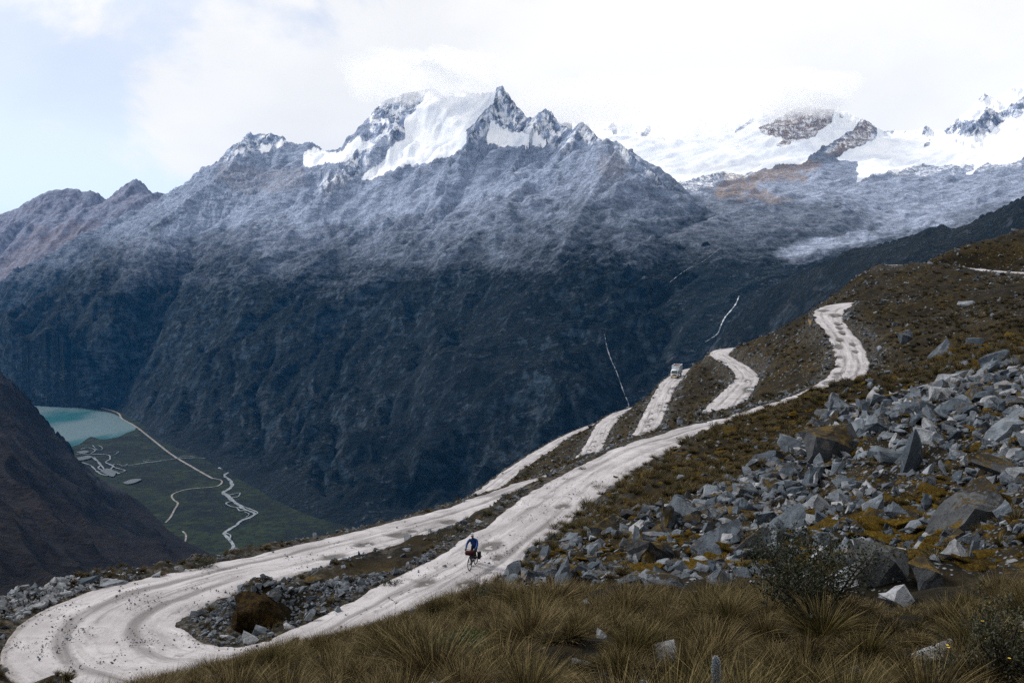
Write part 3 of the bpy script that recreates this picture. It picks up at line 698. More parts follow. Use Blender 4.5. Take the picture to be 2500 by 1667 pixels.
rd_far = [(310, 1630, -16.7, 7.4), (225, 1572, -16.8, 7.8), (240, 1516, -16.9, 7.8), (320, 1472, -17.0, 7.4), (430, 1438, -17.2, 6.6), (545, 1407, -17.5, 6.0), (680, 1374, -17.9, 5.5), (800, 1344, -18.3, 5.2), (950, 1308, -18.9, 5.2), (1100, 1264, -19.6, 5.2), (1220, 1222, -20.3, 5.2), (1320, 1186, -21.0, 5.0), (1400, 1158, -21.7, 5.0), (1480, 1132, -22.5, 5.0), (1570, 1100, -23.3, 5.0), (1660, 1066, -24.2, 5.0),
    (1730, 1030, -24.9, 5.4), (1775, 985, -25.2, 6.2), (1808, 950, -25.2, 6.2), (1826, 924, -25.1, 5.4), (1806, 897, -24.9, 5.0), (1772, 877, -24.7, 5.0), (1756, 864, -24.4, 5.2), (1768, 855, -24.0, 5.4), (1800, 850, -23.6, 5.2), (1850, 848, -23.2, 5)]
rd_d = [(1480, 1130, -38.5, 4.8), (1530, 1102, -37, 4.8), (1568, 1068, -35.8, 4.8), (1590, 1024, -34.6, 4.8), (1612, 976, -33.2, 4.8), (1636, 934, -32, 4.8), (1664, 913, -31.4, 4.8), (1700, 900, -30.8, 4.8), (1760, 893, -30.2, 4.8)]
rd_e = [(1330, 1190, -46.5, 4.6), (1390, 1155, -45, 4.6), (1430, 1118, -43.8, 4.6), (1456, 1076, -43, 4.5), (1474, 1042, -42.4, 4.5), (1502, 1016, -42, 4.5), (1540, 1001, -41.5, 4.5), (1600, 985, -41, 4.5)]
rd_f = [(1090, 1252, -53.5, 4.5), (1180, 1206, -52, 4.5), (1235, 1163, -51.5, 4.5), (1300, 1118, -51, 4.5), (1370, 1076, -50.6, 4.5), (1420, 1052, -50.2, 4.5), (1480, 1030, -50, 4.5)]
rd_top = [(2120, 652, -0.25, 4.6), (2250, 651, -0.1, 4.6), (2330, 654, -0.4, 4.6), (2430, 664, -1.6, 4.6), (2560, 670, -2.2, 4.6)]
def toproad():
    P = []
    for (px, py, d, w) in [(2170, 648, 262, 4.6), (2225, 648, 268, 5.4), (2290, 648.5, 272, 5.2), (2350, 655, 262, 4.6), (2420, 661, 250, 4.6), (2500, 667, 240, 4.6), (2620, 676, 228, 4.6)]:
        q = at_depth(px, py, d); P.append((q[0], q[1], q[2], w))
    P = np.array(P); S = smooth_line(P, 0.6)
    return S
ROADS = [roadline(rd_near), roadline(rd_far), roadline(rd_d), roadline(rd_e), roadline(rd_f), toproad()]

# control points of the bare hillside: (px, py, depth), then (x, y, z)
nc_ = ctrl([(2400, 1100, 40), (2500, 1000, 46), (2500, 900, 62), (2300, 1000, 55), (2300, 1150, 38), (2100, 1150, 46), (2100, 1050, 62), (1900, 1150, 56), (1900, 1060, 76), (1740, 1310, 40), (1740, 1200, 55), (1800, 1110, 70), (1650, 1160, 68), (1560, 1200, 60), (1500, 1300, 46), (1400, 1360, 42),
    (2100, 945, 98), (1990, 962, 94), (1900, 984, 92), (1820, 1010, 90), (1760, 1032, 90), (2300, 880, 100), (2500, 820, 100), (2700, 800, 90), (2300, 790, 150), (2150, 870, 150), (2500, 740, 150), (2700, 760, 130), (2300, 720, 200), (2190, 780, 195), (2500, 690, 200), (2400, 665, 245), (2700, 690, 180),
    (2500, 562, 290), (2430, 580, 288), (2360, 600, 285), (2310, 628, 280), (2700, 520, 290), (2060, 705, 268), (2100, 668, 268), (2150, 645, 268),
    (2500, 1300, 25), (2700, 1250, 25), (2100, 1350, 29), (1800, 1430, 27), (1500, 1440, 29), (2500, 1500, 15.5), (2200, 1500, 18), (1900, 1520, 19), (1600, 1520, 21), (1250, 1667, 12), (1800, 1667, 11.5), (2300, 1667, 11), (2800, 1667, 10), (900, 1667, 14), (600, 1690, 17), (1250, 1520, 21), (1000, 1570, 22), (700, 1640, 22), (400, 1700, 22), (100, 1760, 22), (-200, 1800, 22), (1250, 1460, 30), (1080, 1530, 28),
    ])
xtra = np.array([(0, 0, -1.75), (6, 0, -0.6), (-6, 0, -2.6), (0, 5, -3.0), (12, 5, -1.0), (-14, 5, -5.5), (0, -8, 0.6), (15, -8, 3), (-15, -8, -2.2), (-30, 0, -8), (-30, 25, -13.5), (40, 0, 6), (40, 30, 1.5),
    (-34, 52, -19.5), (-42, 40, -20), (-30, 66, -23.5), (-22, 76, -25), (-12, 84, -27.5), (-2, 96, -30), (8, 120, -33), (-40, 80, -37), (-25, 105, -43), (-10, 130, -43), (4, 150, -41), (18, 150, -33), (-20, 160, -58), (0, 185, -49), (20, 185, -38.5), (-60, 60, -40), (-70, 100, -70), (-50, 140, -75),
    (-20, 215, -63), (-16, 245, -63), (-10, 275, -63), (6, 305, -62), (-50, 250, -88), (-40, 310, -100), (20, 330, -68), (40, 330, -62), (60, 330, -54), (80, 320, -46), (0, 370, -95), (50, 380, -90), (100, 380, -75), (95, 290, -32), (110, 300, -24), (130, 310, -10), (150, 315, 0), (190, 310, 16), (150, 370, -45), (200, 370, -20), (120, 272, -8),
    (-90, 180, -110), (-100, 300, -140), (-60, 400, -140), (250, 250, 35), (180, 200, 12), (120, 130, 4), (80, 60, 6), (260, 400, 0)])
rsamp = np.vstack([np.column_stack([rd[::16, :2], rd[::16, 2] - 0.1]) for rd in ROADS])
hill = TPS(np.vstack([nc_, xtra, rsamp]), 3e-6)
# coarse table of the bare hillside, looked up bilinearly
GX0, GX1, GY0, GY1, GD = -110.0, 270.0, -12.0, 420.0, 1.5
gx, gy = np.arange(GX0, GX1 + GD, GD), np.arange(GY0, GY1 + GD, GD)
BASE = hill(*np.meshgrid(gx, gy))
def lookup(T, x, y, x0, y0, d):
    fx = np.clip((x - x0) / d, 0, T.shape[1] - 1.001); fy = np.clip((y - y0) / d, 0, T.shape[0] - 1.001)
    ix, iy = fx.astype(int), fy.astype(int); fx, fy = fx - ix, fy - iy
    return (T[iy, ix] * (1 - fx) + T[iy, ix + 1] * fx) * (1 - fy) + (T[iy + 1, ix] * (1 - fx) + T[iy + 1, ix + 1] * fx) * fy
# distance to each road on a half-metre table
RD = 0.5
rnx, rny = int((GX1 - GX0) / RD) + 1, int((GY1 - GY0) / RD) + 1
FIELDS = []
for rd in ROADS:
    D = np.full((rny, rnx), 60.0, np.float32); Zr = np.zeros((rny, rnx), np.float32); Wd = np.full((rny, rnx), 2.5, np.float32); Sd = np.zeros((rny, rnx), np.float32)
    TG = np.gradient(rd[:, :2], axis=0)
    rad = 14.5
    for ti, (x, y, z, w) in enumerate(rd):
        i0, i1 = max(0, int((x - rad - GX0) / RD)), min(rnx, int((x + rad - GX0) / RD) + 2)
        j0, j1 = max(0, int((y - rad - GY0) / RD)), min(rny, int((y + rad - GY0) / RD) + 2)
        if i1 <= i0 or j1 <= j0: continue
        xx = GX0 + np.arange(i0, i1) * RD - x; yy = GY0 + np.arange(j0, j1) * RD - y
        dd = np.sqrt(xx[None] ** 2 + yy[:, None] ** 2)
        sub = D[j0:j1, i0:i1]; mk = dd < sub
        sub[mk] = dd[mk]; Zr[j0:j1, i0:i1][mk] = z; Wd[j0:j1, i0:i1][mk] = w * 0.5
        Sd[j0:j1, i0:i1][mk] = np.sign(TG[ti, 0] * yy[:, None] - TG[ti, 1] * xx[None])[mk]
    FIELDS.append((D, Zr, Wd, Sd))
def road_dist(x, y):
    """distance outside the nearest road edge (negative on the road)"""
    e = np.full(np.shape(x), 60.0)
    for D, Zr, Wd, Sd in FIELDS:
        e = np.minimum(e, lookup(D, x, y, GX0, GY0, RD) - lookup(Wd, x, y, GX0, GY0, RD))
    return e
HAIR = at_z(640, 1475, -16.3)                      # heap inside the hairpin
def height(x, y):
    z = lookup(BASE, x, y, GX0, GY0, GD)
    e_all = road_dist(x, y)
    rough = sstep(0.0, 3.0, e_all)
    z = z + rough * (0.55 * fbm(x / 9, y / 9, 3, 700) + 0.28 * fbm(x / 2.3, y / 2.3, 3, 710))
    # berm of rubble along the outer edge of the hairpin and rubble heap inside it
    hx, hy = x - HAIR[0], y - HAIR[1]
    mound = np.exp(-((hx + 0.2) / 1.6) ** 2 - (hy / 1.5) ** 2) * 1.75
    heap = np.exp(-((hx - 3.6) / 3.4) ** 2 - ((hy - 1.2) / 1.8) ** 2) * 1.45
    z = z + (mound + heap) * sstep(-0.2, 0.7, e_all)
    D, Zr, Wd, Sd = FIELDS[1]
    ef = lookup(D, x, y, GX0, GY0, RD) - lookup(Wd, x, y, GX0, GY0, RD)
    berm = (lookup(D, x, y, GX0, GY0, RD) < 11.0) * np.exp(-((ef - 1.7) / 0.85) ** 2) * sstep(-0.2, 0.4, lookup(Sd, x, y, GX0, GY0, RD)) * sstep(100, 80, y)
    berm = berm * (0.38 + 0.25 * fbm(x / 2.5, y / 2.5, 2, 716)) * (1 + 0.9 * sstep(-13, -18, x))
    num, den = z.copy(), np.ones_like(z)
    cut = np.zeros_like(z)
    for D, Zr, Wd, Sd in FIELDS:
        d = lookup(D, x, y, GX0, GY0, RD); hw = lookup(Wd, x, y, GX0, GY0, RD)
        e = d - hw + 0.35 * fbm(x / 1.7, y / 1.7, 2, 720)
        w = sstep(0.0, 2.6, e)
        ix = np.clip(((x - GX0) / RD + 0.5).astype(int), 0, rnx - 1); iy = np.clip(((y - GY0) / RD + 0.5).astype(int), 0, rny - 1)
        a = ((1 - w) / (w + 0.03)) ** 2 * (d < 13)
        zr = Zr[iy, ix] - 0.14 * sstep(0.25, -0.5, e) - 0.22 * sstep(-0.3, -1.0, e) + 0.05 * fbm(x / 0.7, y / 0.7, 2, 730)
        num += a * zr; den += a
    return num / den + berm
def height1(x, y):
    return float(height(np.array([x], float), np.array([y], float))[0])
def hit(px, py, d0=3.0, d1=420.0):
    """where the line of sight through a picture point meets the hillside"""
    tx, tz = ray(px, py)
    d = d0 * (d1 / d0) ** np.linspace(0, 1, 1600)
    g = tz * d - height(tx * d, d)
    k = np.where(g < 0)[0]
    if len(k) == 0: return None
    k = max(1, k[0]); a = g[k - 1] / (g[k - 1] - g[k] + 1e-9)
    dd = d[k - 1] + (d[k] - d[k - 1]) * a
    return np.array([tx * dd, dd, height1(tx * dd, dd)])

# ground sheet
AP = 9.0
X, Y = fan(-500, 3000, 540, -6.0, 418, 900, AP)
Zs = height(X, Y)
e_all = road_dist(X, Y)
PX, PY = project(X, Y, Zs)
boulder_poly = [(1255, 1420), (1330, 1345), (1480, 1290), (1700, 1215), (1900, 1130), (1990, 1035), (2120, 985), (2300, 940), (2500, 880), (2900, 800), (2900, 1380), (2260, 1470), (2080, 1450), (1900, 1415), (1600, 1415), (1300, 1425)]
stony = np.where(Y > 22, mask(PX, PY, [boulder_poly], 10, 740, 40), 0)
# cut banks and spoil slopes beside the road carry loose grey rubble
bank = sstep(4.0, 0.4, e_all + 2.0 * fbm(X / 6, Y / 6, 3, 745))
rub = np.where(Y > 110, 0.4 * sstep(0.0, 0.5, fbm(X / 22, Y / 22, 4, 747) + 0.1), 0)
def ground_material():
    m = Mat('hillside_ground', 0.95, 0.1)
    p = m.pos()
    n1 = m.noise(p, 0.35, 6, 0.65); n2 = m.noise(p, 1.9, 6, 0.7); n3 = m.noise(p, 0.09, 4, 0.6); n4 = m.noise(p, 7.0, 4, 0.7)
    c = m.mix(m.ramp(n1, 0.35, 0.65), (0.0035, 0.003, 0.0017), (0.016, 0.0115, 0.004))
    moss = m.math('MULTIPLY', m.ramp(n2, 0.50, 0.62), m.ramp(n3, 0.42, 0.60))
    c = m.mix(m.math('MULTIPLY', moss, 0.75), c, m.mix(m.ramp(n4, 0.35, 0.65), (0.03, 0.021, 0.003), (0.105, 0.066, 0.006)))
    straw = m.ramp(m.noise(p, 0.9, 5, 0.7), 0.52, 0.68)
    c = m.mix(m.math('MULTIPLY', straw, 0.4), c, (0.04, 0.026, 0.011))
    v = m.voro(p, 2.2); vc = m.voro(p, 2.2, out='Color')
    vs2 = m.voro(p, 5.5)
    vr = m.n('ShaderNodeSeparateColor', {0: vc}).outputs[0]
    st = m.attr('stony')
    stones = m.math('MULTIPLY', m.ramp(v, 0.36, 0.22), m.math('GREATER_THAN', m.math('ADD', vr, m.math('MULTIPLY', st, 0.3)), 0.97))
    stones2 = m.math('MULTIPLY', m.ramp(vs2, 0.34, 0.2), m.ramp(m.math('ADD', st, n1), 0.75, 1.1))
    stones = m.math('MAXIMUM', stones, stones2)
    grey = m.mix(vr, (0.04, 0.045, 0.05), (0.17, 0.178, 0.19))
    c = m.mix(stones, c, grey)
    g = m.math('MULTIPLY', m.attr('bank'), m.ramp(n2, 0.40, 0.60))
    c = m.mix(m.math('MULTIPLY', g, 0.6), c, m.mix(m.ramp(n4, 0.4, 0.6), (0.03, 0.028, 0.026), (0.12, 0.115, 0.11)))
    h = m.math('ADD', m.math('MULTIPLY', n2, 0.5), m.math('ADD', m.math('MULTIPLY', n4, 0.25), m.math('MULTIPLY', stones, 0.35)))
    return m.out(c, None, m.bump(h, 0.9, 0.35))
m_ground = ground_material()
terrain('ground', X, Y, Zs, m_ground, dict(stony=np.maximum(stony, rub), bank=bank))

# ---- road surface
def road_material():
    m = Mat('road_dirt', 0.92, 0.25)
    p = m.pos()
    u = m.attr('across'); s = m.attr('along')
    n1 = m.noise(p, 0.25, 6, 0.65); n2 = m.noise(p, 2.2, 6, 0.7); n3 = m.noise(p, 11.0, 4, 0.7)
    sv = m.n('ShaderNodeCombineXYZ', {0: m.math('MULTIPLY', u, 3.4), 1: m.math('MULTIPLY', s, 0.09), 2: 0.0}).outputs[0]
    streak = m.noise(sv, 1.0, 6, 0.7, 0.6)
    c = m.mix(m.ramp(n1, 0.35, 0.65), (0.27, 0.254, 0.262), (0.385, 0.368, 0.382))
    c = m.mix(m.ramp(streak, 0.50, 0.64, 0, 0.75), c, (0.155, 0.147, 0.152))
    c = m.mix(m.ramp(streak, 0.46, 0.34, 0, 0.6), c, (0.47, 0.455, 0.47))
    tr = m.math('ABSOLUTE', m.math('SUBTRACT', m.math('ABSOLUTE', m.math('ADD', u, m.math('MULTIPLY', m.math('SUBTRACT', m.noise(m.n('ShaderNodeCombineXYZ', {0: m.math('MULTIPLY', s, 0.03), 1: 0.0, 2: 0.0}).outputs[0], 1.0, 3), 0.5), 0.5))), 0.36))
    trk = m.math('MULTIPLY', m.ramp(tr, 0.13, 0.03), m.ramp(m.noise(sv, 0.6, 4, 0.7), 0.42, 0.58))
    c = m.mix(m.math('MULTIPLY', trk, 0.75), c, (0.105, 0.096, 0.096))
    c = m.mix(m.math('MULTIPLY', m.ramp(m.math('ABSOLUTE', m.math('SUBTRACT', tr, 0.17)), 0.07, 0.01), m.ramp(n1, 0.4, 0.6, 0.2, 0.7)), c, (0.37, 0.355, 0.36))
    grav = m.math('MULTIPLY', m.ramp(n2, 0.52, 0.66), m.ramp(m.noise(p, 0.6, 4, 0.6), 0.5, 0.62))
    c = m.mix(m.math('MULTIPLY', grav, 0.7), c, m.mix(m.ramp(n3, 0.4, 0.6), (0.08, 0.084, 0.092), (0.24, 0.24, 0.25)))
    blot = m.ramp(m.noise(p, 1.1, 6, 0.72, 0.8), 0.54, 0.66)
    c = m.mix(m.math('MULTIPLY', blot, m.ramp(n1, 0.42, 0.6, 0.15, 0.75)), c, m.mix(m.ramp(n3, 0.35, 0.6), (0.085, 0.08, 0.08), (0.20, 0.19, 0.19)))
    c = m.mix(m.ramp(n3, 0.60, 0.74, 0, 0.5), c, (0.11, 0.105, 0.10))
    edge = m.math('MULTIPLY', m.ramp(m.math('ABSOLUTE', u), 0.78, 0.98), m.ramp(n2, 0.35, 0.6))
    c = m.mix(m.math('MULTIPLY', edge, 0.75), c, (0.07, 0.058, 0.046))
    wet = m.attr('wet')
    c = m.mix(m.math('MULTIPLY', m.ramp(m.math('ADD', wet, m.math('MULTIPLY', m.math('SUBTRACT', n2, 0.5), 0.6)), 0.12, 0.62), 0.9), c, (0.062, 0.057, 0.054))
    h = m.math('ADD', m.math('MULTIPLY', n2, 0.5), m.math('ADD', m.math('MULTIPLY', n3, 0.3), m.math('MULTIPLY', streak, 0.6)))
    return m.out(c, m.ramp(wet, 0, 1, 0.92, 0.7), m.bump(h, 0.9, 0.14))
m_road = road_material()
m_puddle = Mat('puddle_water', 0.06, 0.5)
m_puddle.out(m_puddle.mix(m_puddle.ramp(m_puddle.noise(m_puddle.pos(), 1.5, 3), .4, .6), (0.17, 0.16, 0.152), (0.22, 0.21, 0.203)), 0.07)
# potholes holding water, by where they lie on the photographed road: (px, py, length m, width m)
holes = [(1198, 1333, 1.7, 1.0), (1140, 1422, 1.0, 0.7), (1040, 1420, 0.9, 0.7), (1215, 1358, 0.8, 0.5), (1375, 1236, 1.3, 0.8), (972, 1305, 1.6, 1.0), (890, 1330, 1.5, 0.8), (812, 1358, 1.6, 0.9), (1095, 1272, 1.6, 0.8), (1308, 1190, 2.2, 1.3), (1005, 1298, 0.8, 0.5),
    (1832, 950, 7.5, 2.4), (1822, 972, 2.6, 1.0), (1796, 992, 2.8, 1.2), (1790, 1003, 2.0, 1.0), (1842, 982, 2.4, 1.0), (1775, 1015, 2.6, 1.2), (1800, 1020, 2.0, 0.8), (1826, 930, 4.0, 1.2), (1840, 965, 2.5, 1.2), (1785, 1030, 2.0, 0.9),
    (2040, 770, 6, 2.0), (2050, 800, 2.6, 1.1), (2056, 812, 3.0, 1.0), (2045, 790, 3, 1.0), (2082, 842, 2.4, 1.0), (2050, 832, 2.6, 1.2), (2048, 846, 4.0, 1.2), (2050, 872, 2.6, 0.9), (2046, 912, 2.4, 0.9), (2040, 920, 2.0, 0.8), (2020, 935, 2.6, 1.0), (2010, 758, 4, 2.0), (2065, 785, 2.2, 1.0), (2088, 858, 2.0, 0.9), (2036, 860, 2.0, 0.8),
    (1572, 1058, 2.8, 1.2), (1582, 1040, 2.4, 1.0), (1580, 1030, 2.2, 0.9), (1590, 1024, 2.6, 1.0), (1616, 1004, 2.4, 1.0), (1644, 948, 3.4, 1.4), (1636, 960, 2.4, 0.9), (1612, 990, 2.0, 0.8), (1590, 1010, 1.8, 0.8), (1438, 1100, 2.4, 1.0), (1448, 1090, 2.0, 0.9), (1452, 1078, 1.8, 0.8), (1470, 1058, 1.8, 0.7), (1432, 1112, 2.0, 0.8)]
ROADPTS = np.vstack(ROADS)
def on_road(px, py):
    """meet of a line of sight with the road surface (road taken as locally level)"""
    z = -18.0
    for _ in range(30):
        q = at_z(px, py, z)
        k = ((ROADPTS[:, 0] - q[0]) ** 2 + (ROADPTS[:, 1] - q[1]) ** 2).argmin()
        z = 0.5 * z + 0.5 * ROADPTS[k, 2]
    return at_z(px, py, z)
def on_road_of(px, py, idx):
    rd = ROADS[idx]
    z = rd[:, 2].mean()
    for _ in range(30):
        q = at_z(px, py, z)
        k = ((rd[:, 0] - q[0]) ** 2 + (rd[:, 1] - q[1]) ** 2).argmin()
        z = 0.5 * z + 0.5 * rd[k, 2]
    q = at_z(px, py, z)
    e = np.hypot(rd[k, 0] - q[0], rd[k, 1] - q[1]) - rd[k, 3] * 0.5
    k2 = min(k + 1, len(rd) - 1); t = rd[k2, :2] - rd[k2 - 1, :2]
    return q, e, t / np.linalg.norm(t)
HOLES = []
for (px, py, ln, wd) in holes:
    best = min((on_road_of(px, py, i) + (i,) for i in range(5)), key=lambda r: r[1])
    if best[1] < 1.0: HOLES.append((best[0], best[2], ln, wd, best[3]))
def road_z(idx, x, y, u, s, zc):
    """surface of the road: crown, ruts, washboard and potholes"""
    ed = np.abs(u)
    z = zc + 0.05 * (1 - u * u)
    z = z - 0.10 * (np.exp(-((u - 0.33 + 0.06 * np.sin(s / 9)) / 0.10) ** 2) + np.exp(-((u + 0.33 + 0.06 * np.sin(s / 11)) / 0.10) ** 2)) * (0.6 + 0.6 * fbm(s / 14, u * 0 + idx, 2, 800))
    z = z + 0.05 * fbm(x / 1.6, y / 1.6, 3, 810) + 0.10 * fbm(x / 7, y / 7, 2, 812)
    wet = np.zeros_like(z)
    for (c, t, ln, wd, i) in HOLES:
        if i != idx and not (idx == 0 and i == 1): continue
        a = (x - c[0]) * t[0] + (y - c[1]) * t[1]; b = -(x - c[0]) * t[1] + (y - c[1]) * t[0]
        r2 = (a / ln * 2) ** 2 + (b / wd * 2) ** 2
        z = z - 0.15 * np.exp(-r2 * 0.8)
        wet = np.maximum(wet, np.exp(-r2 * 0.6))
    z = z - 0.34 * sstep(0.86, 1.06, ed)
    return z, wet
NCR = 27
RIBBONS = [(0, np.vstack([ROADS[0], ROADS[1][np.argmin(((ROADS[1][:, :2] - ROADS[0][-1, :2]) ** 2).sum(1)) + 2:]]))] + [(i, ROADS[i]) for i in (2, 3, 4, 5)]
for idx, rd in RIBBONS:
    S = rd.copy()
    for _ in range(12): S[1:-1] = 0.25 * S[:-2] + 0.5 * S[1:-1] + 0.25 * S[2:]
    T = np.gradient(S[:, :2], axis=0); T /= np.linalg.norm(T, axis=1)[:, None] + 1e-9
    N = np.stack([-T[:, 1], T[:, 0]], 1)
    s = np.concatenate([[0], np.cumsum(np.linalg.norm(np.diff(S[:, :2], axis=0), axis=1))])
    u = np.linspace(-1.08, 1.08, NCR)
    hwl = S[:, 3] * 0.5 + 0.25 + 0.30 * fbm(s / 3.5, s * 0 + idx + .3, 3, 820)
    hwr = S[:, 3] * 0.5 + 0.25 + 0.30 * fbm(s / 3.5, s * 0 + idx + 9.3, 3, 822)
    dT = np.gradient(np.unwrap(np.arctan2(T[:, 1], T[:, 0]))) / 0.6
    for _ in range(20): dT[1:-1] = 0.25 * dT[:-2] + 0.5 * dT[1:-1] + 0.25 * dT[2:]
    lim = 0.8 / np.maximum(np.abs(dT), 1e-3)
    hwl = np.where(dT > 0, np.minimum(hwl, lim), hwl); hwr = np.where(dT < 0, np.minimum(hwr, lim), hwr)
    off = np.where(u[None] > 0, u[None] * hwl[:, None], u[None] * hwr[:, None])
    x = S[:, 0:1] + N[:, 0:1] * off; y = S[:, 1:2] + N[:, 1:2] * off
    uu = np.repeat(u[None], len(S), 0); ss = np.repeat(s[:, None], NCR, 1)
    zc = np.repeat(S[:, 2:3], NCR, 1) 
    z, wet = road_z(idx, x, y, uu, ss, zc)
    V = np.stack([x.ravel(), y.ravel(), z.ravel()], 1)
    me = mesh_np('dirt_road', V, grid_faces(len(S), NCR)[:, ::-1], m_road, True, dict(across=uu.ravel(), along=ss.ravel(), wet=wet.ravel()))
    o = bpy.data.objects.new('dirt_road', me)
    o['kind'] = 'structure'
    link(o)
# the water standing in the potholes
rng = np.random.default_rng(5)
for hi, (c, t, ln, wd, i) in enumerate(HOLES):
    n = 40
    an = np.linspace(0, 2 * math.pi, n, endpoint=False)
    rr = 0.9 + 0.5 * fbm(np.cos(an) * 1.6 + hi * 7, np.sin(an) * 1.6, 4, 830)
    k = ((ROADS[i][:, 0] - c[0]) ** 2 + (ROADS[i][:, 1] - c[1]) ** 2).argmin()
    a, b = np.cos(an) * rr * ln * 0.46, np.sin(an) * rr * wd * 0.46
    xs, ys = c[0] + a * t[0] - b * t[1], c[1] + a * t[1] + b * t[0]
    # water level: just under the lowest point of the rim
    rd = ROADS[i]
    tt = np.array(t); nn = np.array([-tt[1], tt[0]])
    def rz(xq, yq):
        kq = ((rd[:, 0][None] - xq[:, None]) ** 2 + (rd[:, 1][None] - yq[:, None]) ** 2).argmin(1)
        uo = ((xq - rd[kq, 0]) * nn[0] + (yq - rd[kq, 1]) * nn[1]) / (rd[kq, 3] * 0.5 + .25)
        return road_z(0 if i == 1 else i, xq, yq, np.clip(uo, -.85, .85), kq * 0.6, rd[kq, 2])[0]
    lev = float(np.percentile(rz(xs, ys), 40)) if c[1] > 110 else min(float(rz(xs, ys).min()) + 0.012, float(rz(np.array([c[0]]), np.array([c[1]]))[0]) + 0.10)
    flat_poly('puddle', np.column_stack([xs, ys]), lev, m_puddle.m)
# ================================================================ stones and plants
rnd = random.Random(11)
rng = np.random.default_rng(11)

def instancer(name, pts, rots, scl, protos, label_kind='stuff', pick=None):
    """uncounted mass of small things: one object, instanced with geometry nodes"""
    n = len(pts)
    me = bpy.data.meshes.new(name)
    me.vertices.add(n)
    me.vertices.foreach_set('co', np.asarray(pts, np.float32).ravel())
    a = me.attributes.new('rot', 'FLOAT_VECTOR', 'POINT'); a.data.foreach_set('vector', np.asarray(rots, np.float32).ravel())
    a = me.attributes.new('scl', 'FLOAT_VECTOR', 'POINT'); a.data.foreach_set('vector', np.asarray(scl, np.float32).ravel())
    a = me.attributes.new('pick', 'INT', 'POINT'); a.data.foreach_set('value', np.asarray(rng.integers(0, len(protos), n) if pick is None else pick, np.int32))
    pc = bpy.data.collections.new(name + '_kinds')
    for k, pm in enumerate(protos):
        po = bpy.data.objects.new('%s_kind_%02d' % (name, k), pm)
        pc.objects.link(po)
    o = bpy.data.objects.new(name, me)
    o['kind'] = label_kind
    link(o)
    ng = bpy.data.node_groups.new(name + '_scatter', 'GeometryNodeTree')
    ng.interface.new_socket('Geometry', in_out='INPUT', socket_type='NodeSocketGeometry')
    ng.interface.new_socket('Geometry', in_out='OUTPUT', socket_type='NodeSocketGeometry')
    N = ng.nodes
    gi, go = N.new('NodeGroupInput'), N.new('NodeGroupOutput')
    ci = N.new('GeometryNodeCollectionInfo'); ci.inputs['Collection'].default_value = pc
    ci.inputs['Separate Children'].default_value = True; ci.inputs['Reset Children'].default_value = True
    ip = N.new('GeometryNodeInstanceOnPoints'); ip.inputs['Pick Instance'].default_value = True
    def na(nm, t):
        q = N.new('GeometryNodeInputNamedAttribute'); q.data_type = t; q.inputs['Name'].default_value = nm
        return q.outputs['Attribute']
    e2r = N.new('FunctionNodeEulerToRotation')
    ln = ng.links.new
    ln(gi.outputs[0], ip.inputs['Points']); ln(ci.outputs[0], ip.inputs['Instance'])
    ln(na('pick', 'INT'), ip.inputs['Instance Index'])
    ln(na('rot', 'FLOAT_VECTOR'), e2r.inputs[0]); ln(e2r.outputs[0], ip.inputs['Rotation'])
    ln(na('scl', 'FLOAT_VECTOR'), ip.inputs['Scale'])
    ln(ip.outputs[0], go.inputs[0])
    md = o.modifiers.new('scatter', 'NODES'); md.node_group = ng
    return o

# ---------------------------------------------------------------- rocks
def rock_mat(name, lo, hi, moss_amt, warm=(0.22, 0.175, 0.15)):
    m = Mat(name, 0.9, 0.2)
    oi = m.n('ShaderNodeObjectInfo').outputs['Random']
    p = m.pos(); oc = m.coord('Object')
    n1 = m.noise(p, 1.6, 6, 0.65, 0.4); n2 = m.noise(p, 7.0, 6, 0.7); n3 = m.noise(p, 28.0, 3, 0.7); n4 = m.noise(p, 0.7, 4, 0.6)
    base = m.mix(oi, lo, hi)
    c = m.mix(m.ramp(n1, 0.32, 0.68), m.mix(0.62, base, (0.018, 0.022, 0.028)), base)
    c = m.mix(m.ramp(n2, 0.55, 0.72, 0, 0.8), c, (0.02, 0.023, 0.027))
    c = m.mix(m.ramp(n2, 0.42, 0.30, 0, 0.6), c, tuple(min(0.62, x * 1.5) for x in hi))
    c = m.mix(m.ramp(m.noise(p, 0.9, 3), 0.60, 0.72, 0, 0.55), c, warm)
    c = m.mix(m.ramp(n3, 0.58, 0.74, 0, 0.45), c, (0.03, 0.033, 0.035))
    nz = m.normal_z()
    mo = m.math('ADD', m.math('MULTIPLY', nz, 0.30), m.math('ADD', n4, m.math('MULTIPLY', m.math('SUBTRACT', n2, 0.5), 0.55)))
    mo = m.math('ADD', mo, m.math('MULTIPLY', m.math('SUBTRACT', m.math('FRACT', m.math('MULTIPLY', oi, 7.31)), 0.5), 0.25))
    mo = m.ramp(mo, 1.02 - moss_amt, 1.10 - moss_amt)
    mc_ = m.mix(m.ramp(n3, 0.35, 0.65), (0.03, 0.020, 0.0035), (0.12, 0.075, 0.009))
    mc_ = m.mix(m.ramp(n1, 0.45, 0.6), (0.018, 0.013, 0.006), mc_)
    c = m.mix(mo, c, mc_)
    h = m.math('ADD', m.math('MULTIPLY', n2, 0.5), m.math('ADD', m.math('MULTIPLY', n1, 0.8), m.math('ADD', m.math('MULTIPLY', n3, 0.12), m.math('MULTIPLY', mo, 0.25))))
    return m.out(c, None, m.bump(h, 0.8, 0.16))
m_rock = rock_mat('granite', (0.045, 0.060, 0.078), (0.155, 0.178, 0.205), 0.20)
m_rock_pale = rock_mat('pale_granite', (0.20, 0.22, 0.245), (0.34, 0.345, 0.36), 0.0)
m_rock_dark = rock_mat('mossy_granite', (0.03, 0.033, 0.036), (0.08, 0.084, 0.088), 0.36)
